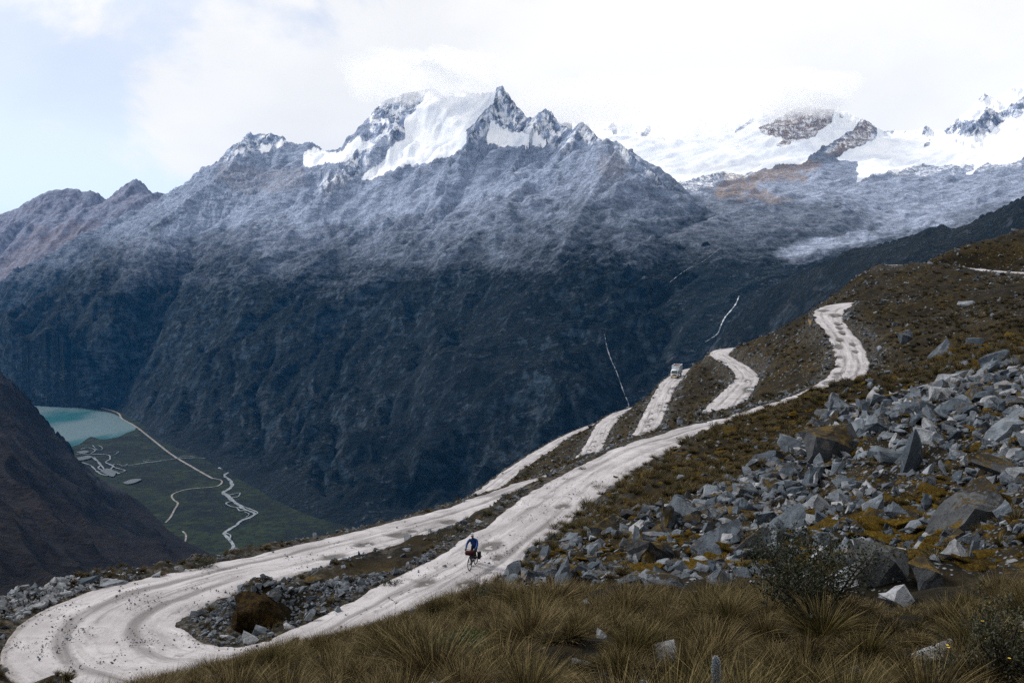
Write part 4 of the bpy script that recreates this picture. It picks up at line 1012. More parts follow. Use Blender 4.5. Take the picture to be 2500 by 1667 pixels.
m_rubble = rock_mat('rubble', (0.032, 0.042, 0.055), (0.185, 0.205, 0.23), 0.07)

def make_rock(seed, dims, pts=16, taper=0.0, disp=0.035, cuts=2):
    r = random.Random(seed)
    bm = bmesh.new()
    for _ in range(pts):
        while True:
            v = Vector((r.uniform(-1, 1), r.uniform(-1, 1), r.uniform(-1, 1)))
            if 0.55 < max(abs(v.x), abs(v.y), abs(v.z)): break
        k = 1 - taper * (v.z * 0.5 + 0.5)
        bm.verts.new((v.x * k * dims[0] * 0.5, v.y * k * dims[1] * 0.5, v.z * dims[2] * 0.5))
    g = bmesh.ops.convex_hull(bm, input=bm.verts)
    bmesh.ops.delete(bm, geom=[e for e in g['geom_interior'] if isinstance(e, bmesh.types.BMVert)], context='VERTS')
    bmesh.ops.dissolve_limit(bm, angle_limit=R(14), verts=bm.verts, edges=bm.edges)
    bmesh.ops.triangulate(bm, faces=bm.faces)
    if cuts:
        bmesh.ops.subdivide_edges(bm, edges=bm.edges, cuts=cuts, use_grid_fill=True)
        bmesh.ops.triangulate(bm, faces=bm.faces)
        V = np.array([v.co[:] for v in bm.verts])
        dx = fbm(V[:, 0] * 2.1 + seed, V[:, 1] * 2.1 + V[:, 2] * 1.7, 3, seed); dy = fbm(V[:, 1] * 2.3 + seed, V[:, 2] * 2.1 - V[:, 0], 3, seed + 1); dz = fbm(V[:, 2] * 2.2 + seed, V[:, 0] * 1.9 + V[:, 1], 3, seed + 2)
        for v, a, b, c in zip(bm.verts, dx, dy, dz):
            v.co += Vector((a, b, c)) * disp * 2.4
    me = bpy.data.meshes.new('rock')
    bm.to_mesh(me); bm.free()
    return me
def with_mat(me, mat, name=None):
    c = me.copy(); c.materials.clear(); c.materials.append(mat)
    if name: c.name = name
    return c
SH = {  # shapes of unit size
    'slab': [make_rock(s, (1.25, 0.9, 0.42), 15) for s in (1, 2, 3, 4)],
    'block': [make_rock(s, (1.05, 0.9, 0.8), 17) for s in (11, 12, 13, 14)],
    'pyramid': [make_rock(s, (1.15, 1.0, 0.95), 15, 0.75) for s in (21, 22, 23)],
    'shard': [make_rock(s, (0.62, 0.5, 1.3), 13, 0.55) for s in (31, 32, 33)]}
for L_ in SH.values():
    for me in L_: me.materials.append(m_rock)
SHM = {}
def shape(kind, i, mat):
    L_ = SH[kind]; me = L_[i % len(L_)]
    if mat is m_rock: return me
    key = (me.name, mat.name)
    if key not in SHM: SHM[key] = with_mat(me, mat)
    return SHM[key]
nboulder = 0
PENDING = []
ORD = ['closest', 'second closest', 'third closest', 'fourth closest', 'fifth closest', 'sixth closest', 'seventh closest', 'eighth closest', 'ninth closest', 'tenth closest', 'eleventh closest', 'twelfth closest', 'thirteenth closest', 'fourteenth closest']
def boulder(p, size, kind='block', mat=None, rot=(0, 0, 0), label=None, group=None, stretch=(1, 1, 1), sink=0.25, i=None):
    global nboulder
    o = bpy.data.objects.new('boulder', shape(kind, rnd.randrange(8) if i is None else i, mat or m_rock))
    o.location = (p[0], p[1], p[2] + size * stretch[2] * (0.5 - sink) * (0.42 if kind == 'slab' else 0.85))
    o.rotation_euler = rot
    o.scale = (size * stretch[0], size * stretch[1], size * stretch[2])
    tag(o, label, 'boulder', group)
    link(o)
    nboulder += 1
    return o
# boulders one can point at: (px, py of the foot, width px, kind, material, tilt, stretch, label)
B = [
 (1740, 1345, 135, 'slab', m_rock, (0.9, 0.0, 0.25), (1.15, 1.3, 1.0), 'broad grey slab tilted to face the camera, left part of the rock field'),
 (1600, 1362, 105, 'block', m_rock_dark, (0.2, 0.3, 0.5), (1.2, 1, 0.9), 'dark mossy block with an ochre rim left of the broad tilted slab'),
 (1830, 1345, 80, 'shard', m_rock_dark, (0.1, 0.85, 0.2), (1, 1, 1.3), 'dark leaning shard resting against the broad tilted slab'),
 (1880, 1330, 62, 'pyramid', m_rock, (0.2, 0.2, 0.9), (1.2, 1, 1), 'pointed grey boulder just right of the dark leaning shard'),
 (1375, 1412, 62, 'pyramid', m_rock, (0.15, 0.1, 0.4), (1, 1, 1.25), 'tall pointed grey boulder at the lower left end of the rock field'),
 (1300, 1412, 48, 'block', m_rock, (0, 0.2, 0.3), (1, 1, 1), 'leftmost block of the rock field beside the dirt road'),
 (2215, 1150, 115, 'shard', m_rock, (0.15, 0.12, 0.35), (1.5, 1.3, 1.15), 'tall upright grey slab standing among pale rubble high in the rock field'),
 (2375, 1365, 62, 'shard', m_rock, (0.05, 0.1, 0.2), (1.0, 1, 1.4), 'slim upright standing stone at the right of the rock field'),
 (2330, 1370, 90, 'pyramid', m_rock_pale, (0.0, 0.0, 0.7), (1.05, 1, 1.0), 'pale pointed boulder left of the slim standing stone'),
 (2190, 1480, 96, 'pyramid', m_rock_pale, (0.1, 0.1, 0.2), (1.25, 1, 0.95), 'bright white pointed boulder at the edge of the foreground grass'),
 (2280, 1608, 115, 'slab', m_rock_pale, (0.1, -0.08, 0.35), (1.25, 0.7, 0.75), 'flat bright white slab lying in the foreground grass by the flowering bush'),
 (2345, 1590, 40, 'pyramid', m_rock, (0, 0.3, 0.5), (1, 1, 1), 'small pinkish grey stone touching the flat white slab'),
 (2170, 1410, 130, 'block', m_rock_dark, (0.1, 0.2, 0.3), (1.25, 1, 0.95), 'big black mossy boulder right of the dark shrub'),
 (2260, 1432, 105, 'block', m_rock_dark, (0.0, 0.1, 0.9), (0.9, 1, 1.15), 'grey boulder draped in ochre moss behind the white pointed boulder'),
 (2330, 1290, 190, 'slab', m_rock_dark, (0.3, -0.28, 0.15), (1.2, 1, 1.6), 'long rounded outcrop covered in golden moss'),
 (2060, 1430, 90, 'slab', m_rock_pale, (0.45, -0.25, 0.3), (1.1, 1, 1), 'pale slab behind the crown of the dark shrub'),
 (2040, 1105, 105, 'block', m_rock_dark, (0.1, -0.15, 0.3), (1.4, 1, 0.95), 'large blackened boulder at the upper left rim of the rock field'),
 (1935, 1100, 60, 'block', m_rock, (0.2, 0.1, 0.2), (1, 1, 1.0), 'rounded grey block beside the large blackened boulder'),
 (1878, 1120, 52, 'slab', m_rock, (0.3, -0.4, 0.3), (1.3, 1, 0.9), 'flat topped stone with a pale rim on the grassy slope'),
 (1880, 1080, 0, 'slab', m_rock, (0.2, -0.6, 0.3), (1, 1, 1), None),
 (1875, 1118, 40, 'slab', m_rock, (0.4, -0.5, 0.2), (1.4, 1, 0.9), 'lozenge shaped grey stone alone among tussocks on the slope'),
 (2128, 972, 46, 'slab', m_rock_pale, (0.5, -0.4, 0.4), (1.1, 1, 1.1), 'lone white stone near the crest of the grassy slope'),
 (2310, 1010, 95, 'slab', m_rock, (0.25, -0.2, 0.2), (1.3, 1, 1.1), 'wide grey slab at the top of the rock field'),
 (2180, 1120, 70, 'slab', m_rock, (0.2, 0.1, 0.2), (1.2, 1, 1.2), 'table shaped grey slab left of the tall upright slab'),
 (2445, 1060, 110, 'slab', m_rock, (0.15, -0.35, 0.15), (1.4, 1, 1.1), 'long pale slab leaning at the right edge of the rock field'),
 (2470, 1160, 120, 'slab', m_rock_dark, (0.1, 0.3, -0.2), (1.4, 0.8, 0.8), 'dark overhanging slab at the right edge of the picture'),
 (1990, 1250, 75, 'pyramid', m_rock_pale, (0.4, -0.3, 0.2), (1.2, 1, 1), 'pale sharp edged boulder in the middle of the rock field'),
 (2140, 1255, 90, 'pyramid', m_rock, (0.3, 0, 0.2), (1.1, 1, 1), 'triangular grey boulder right of the pale sharp edged one'),
 (1905, 1290, 100, 'slab', m_rock, (0.6, -0.3, 0.1), (1.3, 1, 1), 'grey slab with an ochre moss seam above the dark leaning shard'),
 (1750, 1430, 75, 'pyramid', m_rock, (0.4, -0.2, 0.5), (1.3, 1, 1), 'wedge shaped grey boulder at the grass edge left of the shrub'),
 (1850, 1402, 60, 'slab', m_rock, (0.3, 0.5, 0.5), (1.3, 1, 1), 'thin grey slab leaning left of the dark shrub'),
 (1620, 1425, 80, 'slab', m_rock, (0.25, 0.0, 0.2), (1.2, 1, 1.1), 'low rounded grey slab at the lower edge of the rock field'),
 (268, 1428, 62, 'slab', m_rock_pale, (0.05, 0.02, 0.1), (1.0, 0.7, 0.7), 'white flat slab on the rubble bank outside the hairpin'),
 (375, 1410, 34, 'slab', m_rock_pale, (0.2, -0.3, 0.2), (1.0, 0.8, 0.9), 'white tilted stone on the hairpin bank right of the flat slab'),
 (464, 1398, 32, 'slab', m_rock_pale, (0.1, -0.1, 0.2), (1, 0.8, 0.9), 'pale stone at the right end of the hairpin bank'),
 (436, 1396, 26, 'block', m_rock, (0, 0, 0.4), (1, 1, 1), 'round grey stone on the hairpin bank'),
 (200, 1425, 50, 'slab', m_rock, (0.1, -0.25, 0.2), (1.4, 0.8, 0.8), 'long grey slab on the hairpin bank left of the white slab'),
 (755, 1512, 40, 'shard', m_rock_pale, (0.2, 0.5, 0.3), (1, 1, 1), 'white jagged rock standing on the rubble heap inside the hairpin'),
 (612, 1566, 42, 'block', m_rock_pale, (0.1, 0.2, 0.3), (1, 1, 0.85), 'largest white boulder at the foot of the dark mossy mound'),
 (552, 1560, 28, 'block', m_rock_pale, (0.3, 0.1, 0.9), (0.9, 1, 1), 'white boulder at the left foot of the rubble heap'),
 (708, 1532, 28, 'slab', m_rock_pale, (0.2, 0.1, 0.3), (1, 0.9, 1.2), 'white rounded stone in front of the rubble heap'),
 (730, 1508, 18, 'shard', m_rock_pale, (0.1, 0.2, 0.3), (1, 1, 1), 'small upright white stone left of the jagged rock'),
 (824, 1494, 26, 'pyramid', m_rock, (0, 0, 0.3), (1, 1, 1), 'grey stone at the right foot of the rubble heap'),
 (766, 1420, 34, 'slab', m_rock_dark, (0.1, 0.1, 0.3), (1.2, 1, 1.2), 'dark block on top of the rubble heap'),
 (668, 1462, 34, 'block', m_rock_dark, (0.1, 0.1, 0.3), (1.2, 1, 0.9), 'dark stone on the right shoulder of the mossy mound'),
 (1170, 1276, 14, 'block', m_rock_pale, (0.1, 0.1, 0.3), (1.2, 1, 0.9), 'small white stone on the strip between the two road legs'),
 (2362, 745, 34, 'slab', m_rock_pale, (0.3, -0.3, 0.3), (1, 1, 1), 'white rock on the bank beside the upper bend'),
 (2300, 870, 60, 'slab', m_rock, (0.5, -0.6, 0.3), (1.2, 0.9, 1), 'slanting grey block on the slope above the upper road'),
 (2385, 845, 40, 'block', m_rock, (0.2, -0.3, 0.3), (1, 1, 1), 'grey block right of the slanting one on the upper slope'),
 (2215, 830, 36, 'block', m_rock, (0.2, -0.3, 0.3), (1.1, 1, 1), 'blue grey block low on the slope right of the upper road')]
for (px, py, wpx, kind, mat, rot, stt, lab) in B:
    if not wpx: continue
    q = hit(px, py)
    if q is None: continue
    boulder(q, wpx * q[1] / FPX, kind, mat, rot, lab, None, stt)
NAMED_B = nboulder
# the rest of the rock field: pick ground points that show evenly over its face
V_all = np.stack([X.ravel(), Y.ravel(), Zs.ravel()], 1)
PXr, PYr, ER = PX.ravel(), PY.ravel(), e_all.ravel()
vis = (PXr > -250) & (PXr < 2880) & (PYr > 500) & (PYr < 1900) & (Y.ravel() > 3)
def pick_points(sel, n, jitter=1.0):
    idx = np.where(sel)[0]
    w = Y.ravel()[idx] ** 0.35
    idx = rng.choice(idx, min(n, len(idx)), replace=False, p=w / w.sum())
    P = V_all[idx].copy()
    s = P[:, 1] * 0.006 * jitter
    P[:, 0] += rng.normal(0, 1, len(P)) * s; P[:, 1] += rng.normal(0, 1, len(P)) * s
    P[:, 2] = height(P[:, 0], P[:, 1])
    return P
in_b = vis & inpoly(PXr, PYr, boulder_poly) & (Y.ravel() > 23) & (ER > 1.5)
LANDMARKS = [(b[0], b[1] - b[2] * 0.4, b[7]) for b in B if b[7]]
def short(lab):
    for cut_ in (' left of', ' right of', ' beside', ' at the', ' in the', ' on the', ' touching', ' behind', ' above', ' lying', ' standing', ' resting', ' just', ' alone', ' low', ' near', ' leaning at', ' leaning left', ' with', ' high', ' among', ' to face', ' draped'):
        i = lab.find(cut_)
        if i > 8: lab = lab[:i]
    return lab
def beside(px, py, marks):
    k = min(marks, key=lambda m_: (m_[0] - px) ** 2 + (1.3 * (m_[1] - py)) ** 2)
    dx, dy = px - k[0], py - k[1]
    beside.dist = math.hypot(dx, dy)
    return ('left of' if dx < 0 else 'right of') if abs(dx) > abs(dy) * 1.2 else ('above' if dy < 0 else 'below'), short(k[2])
def zone_label(px, py):
    if px < 1750: return 'grey angular boulder in the lower left part of the rock field', 'boulders in the lower left part of the rock field'
    if px < 2120: return 'grey angular boulder in the middle of the rock field, above the dark shrub', 'boulders in the middle of the rock field'
    if py < 1180: return 'pale grey angular boulder in the upper right part of the rock field', 'boulders in the upper right part of the rock field'
    return 'grey moss streaked boulder in the lower right part of the rock field', 'boulders in the lower right part of the rock field'
P = pick_points(in_b & (PXr < 2540), 300 - NAMED_B, 3.0)
ppx, ppy = project(P[:, 0], P[:, 1], P[:, 2])
for k in range(len(P)):
    sp = min(92, max(24, rnd.lognormvariate(3.62, 0.42)))
    kind = rnd.choices(['slab', 'block', 'pyramid', 'shard'], (5, 4, 4, 1.5))[0]
    pale = ppx[k] > 1980 and ppy[k] < 1250
    mat = rnd.choices([m_rock, m_rock_pale, m_rock_dark], (6, 2.6, 0.6) if pale else (6, 0.6, 2.6))[0]
    rel, mk_ = beside(ppx[k], ppy[k], LANDMARKS)
    lab = '%s %s %s %s the %s' % ('small' if sp < 32 else 'mid sized' if sp < 48 else 'big', {'granite': 'grey', 'pale_granite': 'white', 'mossy_granite': 'dark mossy'}[mat.name], {'slab': 'flat stone', 'block': 'blocky boulder', 'pyramid': 'pointed boulder', 'shard': 'splinter of rock'}[kind], rel, mk_)
    grp = zone_label(ppx[k], ppy[k])[1]
    bd_ = beside.dist
    bo_ = boulder(P[k], sp * P[k, 1] / FPX, kind, mat, (rnd.gauss(0, 0.4), rnd.gauss(-0.15, 0.4), rnd.uniform(0, 6.28)), lab, grp, (rnd.uniform(.9, 1.3), rnd.uniform(.8, 1.1), rnd.uniform(.8, 1.25)))
    PENDING.append((lab, bd_, bo_))
# loose stones too many to count
STONES = [make_rock(50 + s, (1.1, 0.85, 0.6), 13, cuts=1, disp=0.03) for s in range(10)]
def stones(name, P, size, mat):
    pr = [with_mat(m_, mat) for m_ in STONES]
    n = len(P)
    rot = np.column_stack([rng.normal(0, 0.5, n), rng.normal(0, 0.5, n), rng.uniform(0, 6.28, n)])
    s = np.asarray(size)[:, None] * rng.uniform(0.75, 1.3, (n, 3))
    P = P.copy(); P[:, 2] += np.asarray(size) * 0.10
    return instancer(name, P, rot, s, pr)
def sizes(P, lo, hi, sig=0.5):
    """stone sizes in metres that show as about lo..hi picture points"""
    s = np.exp(rng.normal(math.log(math.sqrt(lo * hi)), sig, len(P)))
    return np.clip(s, lo * 0.7, hi * 1.3) * P[:, 1] / FPX
P = pick_points(in_b, 3700, 3.0)
stones('loose_stones', P, sizes(P, 7, 26), m_rubble)
P = pick_points(in_b & (fbm(V_all[:, 0] / 7, V_all[:, 1] / 7, 2, 903) > -0.28), 2000, 3.0)
stones('talus', P[:1150], sizes(P[:1150], 22, 50, 0.35), m_rock)
stones('dark_talus', P[1150:1600], sizes(P[1150:1600], 20, 44, 0.35), m_rock_dark)
stones('pale_talus', P[1600:], sizes(P[1600:], 18, 40, 0.35), m_rock_pale)
slope_sel = vis & (Y.ravel() > 26) & (ER > 1.2) & ~inpoly(PXr, PYr, boulder_poly)
dens = fbm(V_all[:, 0] / 14, V_all[:, 1] / 14, 3, 900)
P = pick_points(slope_sel & (Y.ravel() < 120) & (dens > -0.05), 1500, 3.0)
stones('slope_stones', P, sizes(P, 5, 18), m_rubble)
P = pick_points(slope_sel & (Y.ravel() > 105) & (dens > 0.0), 5200, 1.5)
stones('hillside_stones', P, sizes(P, 4, 12, 0.4), m_rubble)
edge_sel = vis & (ER > 0.15) & (ER < 2.2) & (fbm(V_all[:, 0] / 5, V_all[:, 1] / 5, 2, 905) > -0.12)
P = pick_points(edge_sel & (Y.ravel() > 34) & (Y.ravel() < 110), 3200, 1.0)
stones('roadside_rubble', P, np.clip(np.exp(rng.normal(math.log(0.17), 0.55, len(P))), 0.06, 0.6), m_rubble)
P = pick_points(edge_sel & (Y.ravel() >= 110), 2600, 0.5)
stones('far_roadside_rubble', P, np.clip(np.exp(rng.normal(math.log(0.42), 0.45, len(P))), 0.2, 1.2), m_rubble)
# rubble heap inside the hairpin and on its outer bank
def cloud(cx, cy, sx, sy, n, rz=0.0):
    a, b = rng.normal(0, 1, n) * sx, rng.normal(0, 1, n) * sy
    x = cx + a * math.cos(rz) - b * math.sin(rz); y = cy + a * math.sin(rz) + b * math.cos(rz)
    ok = road_dist(x, y) > 0.1
    x, y = x[ok], y[ok]
    return np.column_stack([x, y, height(x, y)])
P = np.vstack([cloud(HAIR[0] + 3.4, HAIR[1] + 1.2, 3.2, 1.5, 1500), cloud(HAIR[0] - 1.8, HAIR[1] - 0.6, 0.8, 1.0, 200), cloud(HAIR[0] + 9, HAIR[1] + 6.5, 4.0, 0.8, 500, 0.6)])
stones('rubble_heap', P, np.clip(np.exp(rng.normal(math.log(0.17), 0.5, len(P))), 0.06, 0.5), m_rubble)
bank_px = [(20, 1478), (60, 1470), (110, 1462), (160, 1450), (190, 1440), (230, 1436), (90, 1486), (30, 1500), (330, 1420), (140, 1476)]
P = np.vstack([cloud(q[0], q[1], 1.3, 0.6, 130, 0.5) for q in [hit(a, b) for a, b in bank_px] if q is not None])
stones('bank_rubble', P, np.clip(np.exp(rng.normal(math.log(0.18), 0.5, len(P))), 0.06, 0.55), m_rock_pale)
# gravel strewn on the road
on = vis & (ER < -0.2) & (Y.ravel() < 75)
gsel = fbm(V_all[:, 0] / 2.2, V_all[:, 1] / 3.5, 3, 915) > 0.18
P = pick_points(on & gsel, 3600, 1.0)
kn_ = np.array([((ROADPTS[:, 0] - a) ** 2 + (ROADPTS[:, 1] - b) ** 2).argmin() for a, b in P[:, :2]])
P[:, 2] = ROADPTS[kn_, 2] + 0.035
stones('road_gravel', P, np.clip(np.exp(rng.normal(math.log(0.055), 0.4, len(P))), 0.025, 0.16), m_rubble)

# ---------------------------------------------------------------- grass
def tussock_mesh(seed, blades, wid, spread=1.0, lean=(0.1, 0.0), stalks=0, mat=None):
    r = np.random.default_rng(seed)
    n = blades
    ang = r.uniform(0, 2 * math.pi, n); rad = np.sqrt(r.uniform(0, 1, n))
    ln = r.uniform(0.55, 1.0, n) * (1.05 - 0.25 * rad)
    tilt = (0.10 + 0.62 * rad * r.uniform(0.5, 1.25, n)) * spread
    droop = r.uniform(0.25, 1.1, n) * (0.35 + 0.9 * rad)
    bx, by = np.cos(ang) * rad * 0.17, np.sin(ang) * rad * 0.17
    az = ang + r.normal(0, 0.55, n)
    if stalks:
        k = r.choice(n, stalks, replace=False)
        ln[k] *= 1.45; droop[k] *= 0.25; tilt[k] *= 0.5
    seg = 4
    t = np.linspace(0, 1, seg)
    P = np.zeros((n, seg, 3))
    th = tilt[:, None] + droop[:, None] * t[None] ** 1.5
    dl = ln[:, None] / (seg - 1)
    hx = np.cumsum(np.concatenate([np.zeros((n, 1)), np.sin(th[:, 1:]) * dl], 1), 1)
    hz = np.cumsum(np.concatenate([np.zeros((n, 1)), np.cos(th[:, 1:]) * dl], 1), 1)
    P[..., 0] = bx[:, None] + np.cos(az)[:, None] * hx + lean[0] * hz ** 2
    P[..., 1] = by[:, None] + np.sin(az)[:, None] * hx + lean[1] * hz ** 2
    P[..., 2] = hz - 0.04
    w = wid * r.uniform(0.6, 1.3, n)[:, None] * np.array([1.0, 0.95, 0.65])[None] * 0.5
    pa = az + math.pi / 2 + r.normal(0, 0.9, n)
    W_ = np.stack([np.cos(pa), np.sin(pa), np.zeros(n)], 1)
    Lf = P[:, :3] + W_[:, None] * w[..., None]; Rt = P[:, :3] - W_[:, None] * w[..., None]
    V = np.concatenate([np.stack([Lf, Rt], 2).reshape(n, 6, 3), P[:, 3:4]], 1)
    base = np.arange(n)[:, None] * 7
    tri = np.array([[0, 1, 3], [0, 3, 2], [2, 3, 5], [2, 5, 4], [4, 5, 6]])
    F = (base[:, :, None] + tri[None]).reshape(-1, 3)
    tip = np.tile(np.array([0, 0, .33, .33, .67, .67, 1.0]), n)
    br = np.repeat(r.uniform(0, 1, n), 7)
    return mesh_np('tussock', V.reshape(-1, 3), F, mat or m_grass, True, dict(tip=tip, br=br))
def grass_material(nm='ichu_grass', k=1.0):
    m = Mat(nm, 0.85, 0.15)
    def c3(*v): return tuple(x * k for x in v)
    oi = m.n('ShaderNodeObjectInfo').outputs['Random']
    br = m.attr('br'); tip = m.attr('tip')
    br2 = m.math('POWER', br, 2.4)
    green = m.mix(br2, c3(0.008, 0.0078, 0.0015), c3(0.088, 0.070, 0.010))
    straw = m.mix(br2, c3(0.010, 0.0072, 0.0025), c3(0.165, 0.118, 0.046))
    c = m.mix(m.ramp(oi, 0.15, 0.75), green, straw)
    c = m.mix(m.math('MULTIPLY', m.ramp(tip, 0.35, 1.0), m.ramp(br, 0.5, 0.95)), c, c3(0.32, 0.245, 0.12))
    c = m.mix(m.ramp(tip, 0.35, 0.0, 0, 0.5), c, (0.010, 0.007, 0.0035))  # blade feet darkened in colour, painting the shade low in the tuft
    m.out(c)
    tr = m.n('ShaderNodeBsdfTranslucent', {'Color': c})
    mx = m.n('ShaderNodeMixShader', {0: 0.22, 1: m.b.outputs[0], 2: tr.outputs[0]})
    m.t.links.new(mx.outputs[0], m.t.nodes['Material Output'].inputs['Surface'])
    return m.m
m_grass = grass_material()
m_grass_brown = grass_material('slope_grass_blades', 0.85)
m_grass_dark = grass_material('far_grass_blades', 0.5)
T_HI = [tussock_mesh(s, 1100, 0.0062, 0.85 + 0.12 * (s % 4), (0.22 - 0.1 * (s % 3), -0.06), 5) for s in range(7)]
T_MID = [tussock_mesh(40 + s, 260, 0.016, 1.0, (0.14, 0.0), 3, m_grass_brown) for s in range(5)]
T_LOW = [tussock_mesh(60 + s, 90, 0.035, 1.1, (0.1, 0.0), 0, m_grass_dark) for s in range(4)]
fg_poly = [(60, 1720), (300, 1668), (440, 1636), (520, 1610), (640, 1580), (900, 1518), (1060, 1462), (1160, 1420), (1300, 1428), (1600, 1428), (1900, 1424), (2040, 1450), (2150, 1482), (2300, 1462), (2420, 1415), (2560, 1380), (3600, 1250), (3800, 2600), (-600, 2600)]
def poisson(P, r):
    """thin points so that none lie closer than r (array)"""
    keep, cells = [], {}
    for i, (x, y, z) in enumerate(P):
        ri = r[i]; c = (int(x // 1.5), int(y // 1.5))
        ok = True
        for a in (-1, 0, 1):
            for b in (-1, 0, 1):
                for j in cells.get((c[0] + a, c[1] + b), ()):
                    if (P[j, 0] - x) ** 2 + (P[j, 1] - y) ** 2 < (0.5 * (ri + r[j])) ** 2:
                        ok = False; break
                if not ok: break
            if not ok: break
        if ok:
            keep.append(i); cells.setdefault(c, []).append(i)
    return P[keep]
n = 17000
d = np.sqrt(rng.uniform(7.0 ** 2, 40.0 ** 2, n)); xx = rng.uniform(-0.62, 0.85, n) * (d + 3)
zz = height(xx, d)
ppx, ppy = project(xx, d, zz + 0.42)
ok = inpoly(ppx, ppy, fg_poly) & (road_dist(xx, d) > 0.5)
P = np.column_stack([xx, d, zz])[ok]
P = poisson(P, rng.uniform(0.5, 0.95, len(P)))
P = P[np.argsort(P[:, 1])]
fgN = len(P)
def slope_up(x, y):
    e = 0.4
    gxx = (height1(x + e, y) - height1(x - e, y)) / (2 * e); gyy = (height1(x, y + e) - height1(x, y - e)) / (2 * e)
    return gxx, gyy
def tussock(p, h, mesh, label, group):
    o = bpy.data.objects.new('grass_tussock', mesh)
    o.location = p
    o.rotation_euler = (rnd.gauss(0, 0.12), rnd.gauss(0.05, 0.12), rnd.uniform(-0.5, 0.5) + rnd.choice((0, 0.6, -0.6)))
    s = h * rnd.uniform(0.9, 1.15)
    o.scale = (s * rnd.uniform(0.9, 1.35), s * rnd.uniform(0.9, 1.35), s)
    tag(o, label, 'grass tussock', group)
    link(o)
    return o
FGMARKS = [(1747, 1620, 'furry stalk'), (1960, 1440, 'large dark shrub'), (1190, 1450, 'low dark shrub'), (1135, 1600, 'round green bush'), (2430, 1600, 'flowering bush'), (2280, 1590, 'flat white slab'), (2190, 1450, 'white pointed boulder'), (1762, 1460, 'small dark bush'), (1300, 1420, 'leftmost rock field block'), (620, 1550, 'mossy mound'), (300, 1640, 'hairpin bend'), (850, 1540, 'rubble heap'), (1500, 1430, 'lower edge of the rocks'), (2480, 1430, 'right picture edge')]
SLMARKS = [(1180, 1350, 'cyclist'), (1375, 1390, 'tall pointed boulder'), (1740, 1310, 'broad tilted slab'), (1600, 1340, 'dark mossy block'), (1500, 1210, 'dark upright bush'), (1875, 1110, 'lozenge shaped stone'), (2040, 1080, 'blackened boulder'), (1620, 1090, 'narrowing road end'), (2128, 960, 'lone white stone'), (2310, 990, 'wide slab'), (1300, 1330, 'roadside pothole')]
NT = 0
vis_n = []
ppx, ppy = project(P[:, 0], P[:, 1], P[:, 2] + 0.6)
inview = (ppy < 1690) & (ppx > -60) & (ppx < 2560)
rest = []
for k in range(fgN):
    h = min(0.95, max(0.34, rnd.lognormvariate(math.log(0.60), 0.28)))
    if inview[k] and NT < 225:
        rel, mk_ = beside(ppx[k], ppy[k], FGMARKS)
        if ppx[k] < 1250: lab, grp = 'straw and olive grass tussock in the foreground meadow, left of the furry stalk', 'tussocks in the left foreground'
        elif ppx[k] < 1950: lab, grp = 'long bladed olive grass tussock in the foreground below the rock field', 'tussocks in the middle foreground'
        else: lab, grp = 'pale straw grass tussock in the right foreground near the white slabs', 'tussocks in the right foreground'
        lab = '%s foreground grass tussock %s the %s' % ('low' if h < 0.5 else 'middling' if h < 0.7 else 'tall', rel, mk_)
        PENDING.append((lab, beside.dist, tussock(P[k], h, rnd.choice(T_HI), lab, grp))); NT += 1
    else:
        rest.append((P[k], h))
FG_REST = rest
# tussocks on the slope above the near road: the largest-showing stand as things, the others as one mass
sl_poly = [(1215, 1420), (1300, 1320), (1400, 1245), (1500, 1165), (1600, 1115), (1720, 1065), (1900, 965), (2130, 890), (2900, 700), (2900, 820), (2300, 945), (2100, 990), (1990, 1040), (1900, 1125), (1700, 1210), (1480, 1285), (1330, 1345), (1255, 1420)]
ssel = vis & inpoly(PXr, PYr, sl_poly) & (Y.ravel() < 125) & (ER > 0.6)
P = pick_points(ssel, 5800, 3.0)
P = poisson(P, rng.uniform(0.45, 0.9, len(P)))
ppx, ppy = project(P[:, 0], P[:, 1], P[:, 2])
order = np.argsort(P[:, 1])
mid_rest = []
NS = 0
for q, k in enumerate(order):
    h = min(1.0, max(0.3, rnd.lognormvariate(math.log(0.55), 0.28)))
    if ppx[k] < 2520 and NS < 300 - NT:
        NS += 1
        lab, grp = ('brown grass tussock on the mossy slope just above the cyclist\'s road', 'tussocks on the lower slope') if ppx[k] < 1800 else ('brown grass tussock on the slope along the upper rim of the rock field', 'tussocks along the rock field')
        rel, mk_ = beside(ppx[k], ppy[k], SLMARKS)
        lab = '%s brown grass tussock on the slope, %s the %s' % ('low' if h < 0.48 else 'middling' if h < 0.64 else 'tall', rel, mk_)
        PENDING.append((lab, beside.dist, tussock(P[k], h, rnd.choice(T_MID), lab, grp)))
    else:
        mid_rest.append((P[k], h))
P = pick_points(in_b & (fbm(V_all[:, 0] / 4, V_all[:, 1] / 4, 2, 930) > 0.12), 420, 3.0)
mid_rest += [(P[k], rnd.uniform(0.25, 0.5)) for k in range(len(P))]
P = pick_points(vis & (ER > 0.3) & (ER < 2.6) & (Y.ravel() > 34) & (Y.ravel() < 110) & (PXr < 1500) & (fbm(V_all[:, 0] / 3, V_all[:, 1] / 3, 2, 932) > 0.05), 420, 1.0)
mid_rest += [(P[k], rnd.uniform(0.2, 0.5)) for k in range(len(P))]
def grass_mass(name, items, protos, k=1.2):
    pts = np.array([a for a, _ in items]); h = np.array([b for _, b in items]); n = len(pts)
    rot = np.column_stack([rng.normal(0, 0.12, n), rng.normal(0.05, 0.12, n), rng.uniform(-0.7, 0.7, n)])
    scl = np.column_stack([h * rng.uniform(0.9, 1.3, n) * k, h * rng.uniform(0.9, 1.3, n) * k, h])
    return instancer(name, pts, rot, scl, protos)
n = 6400
d = np.sqrt(rng.uniform(7.0 ** 2, 42.0 ** 2, n)); xx = rng.uniform(-0.6, 0.85, n) * (d + 2)
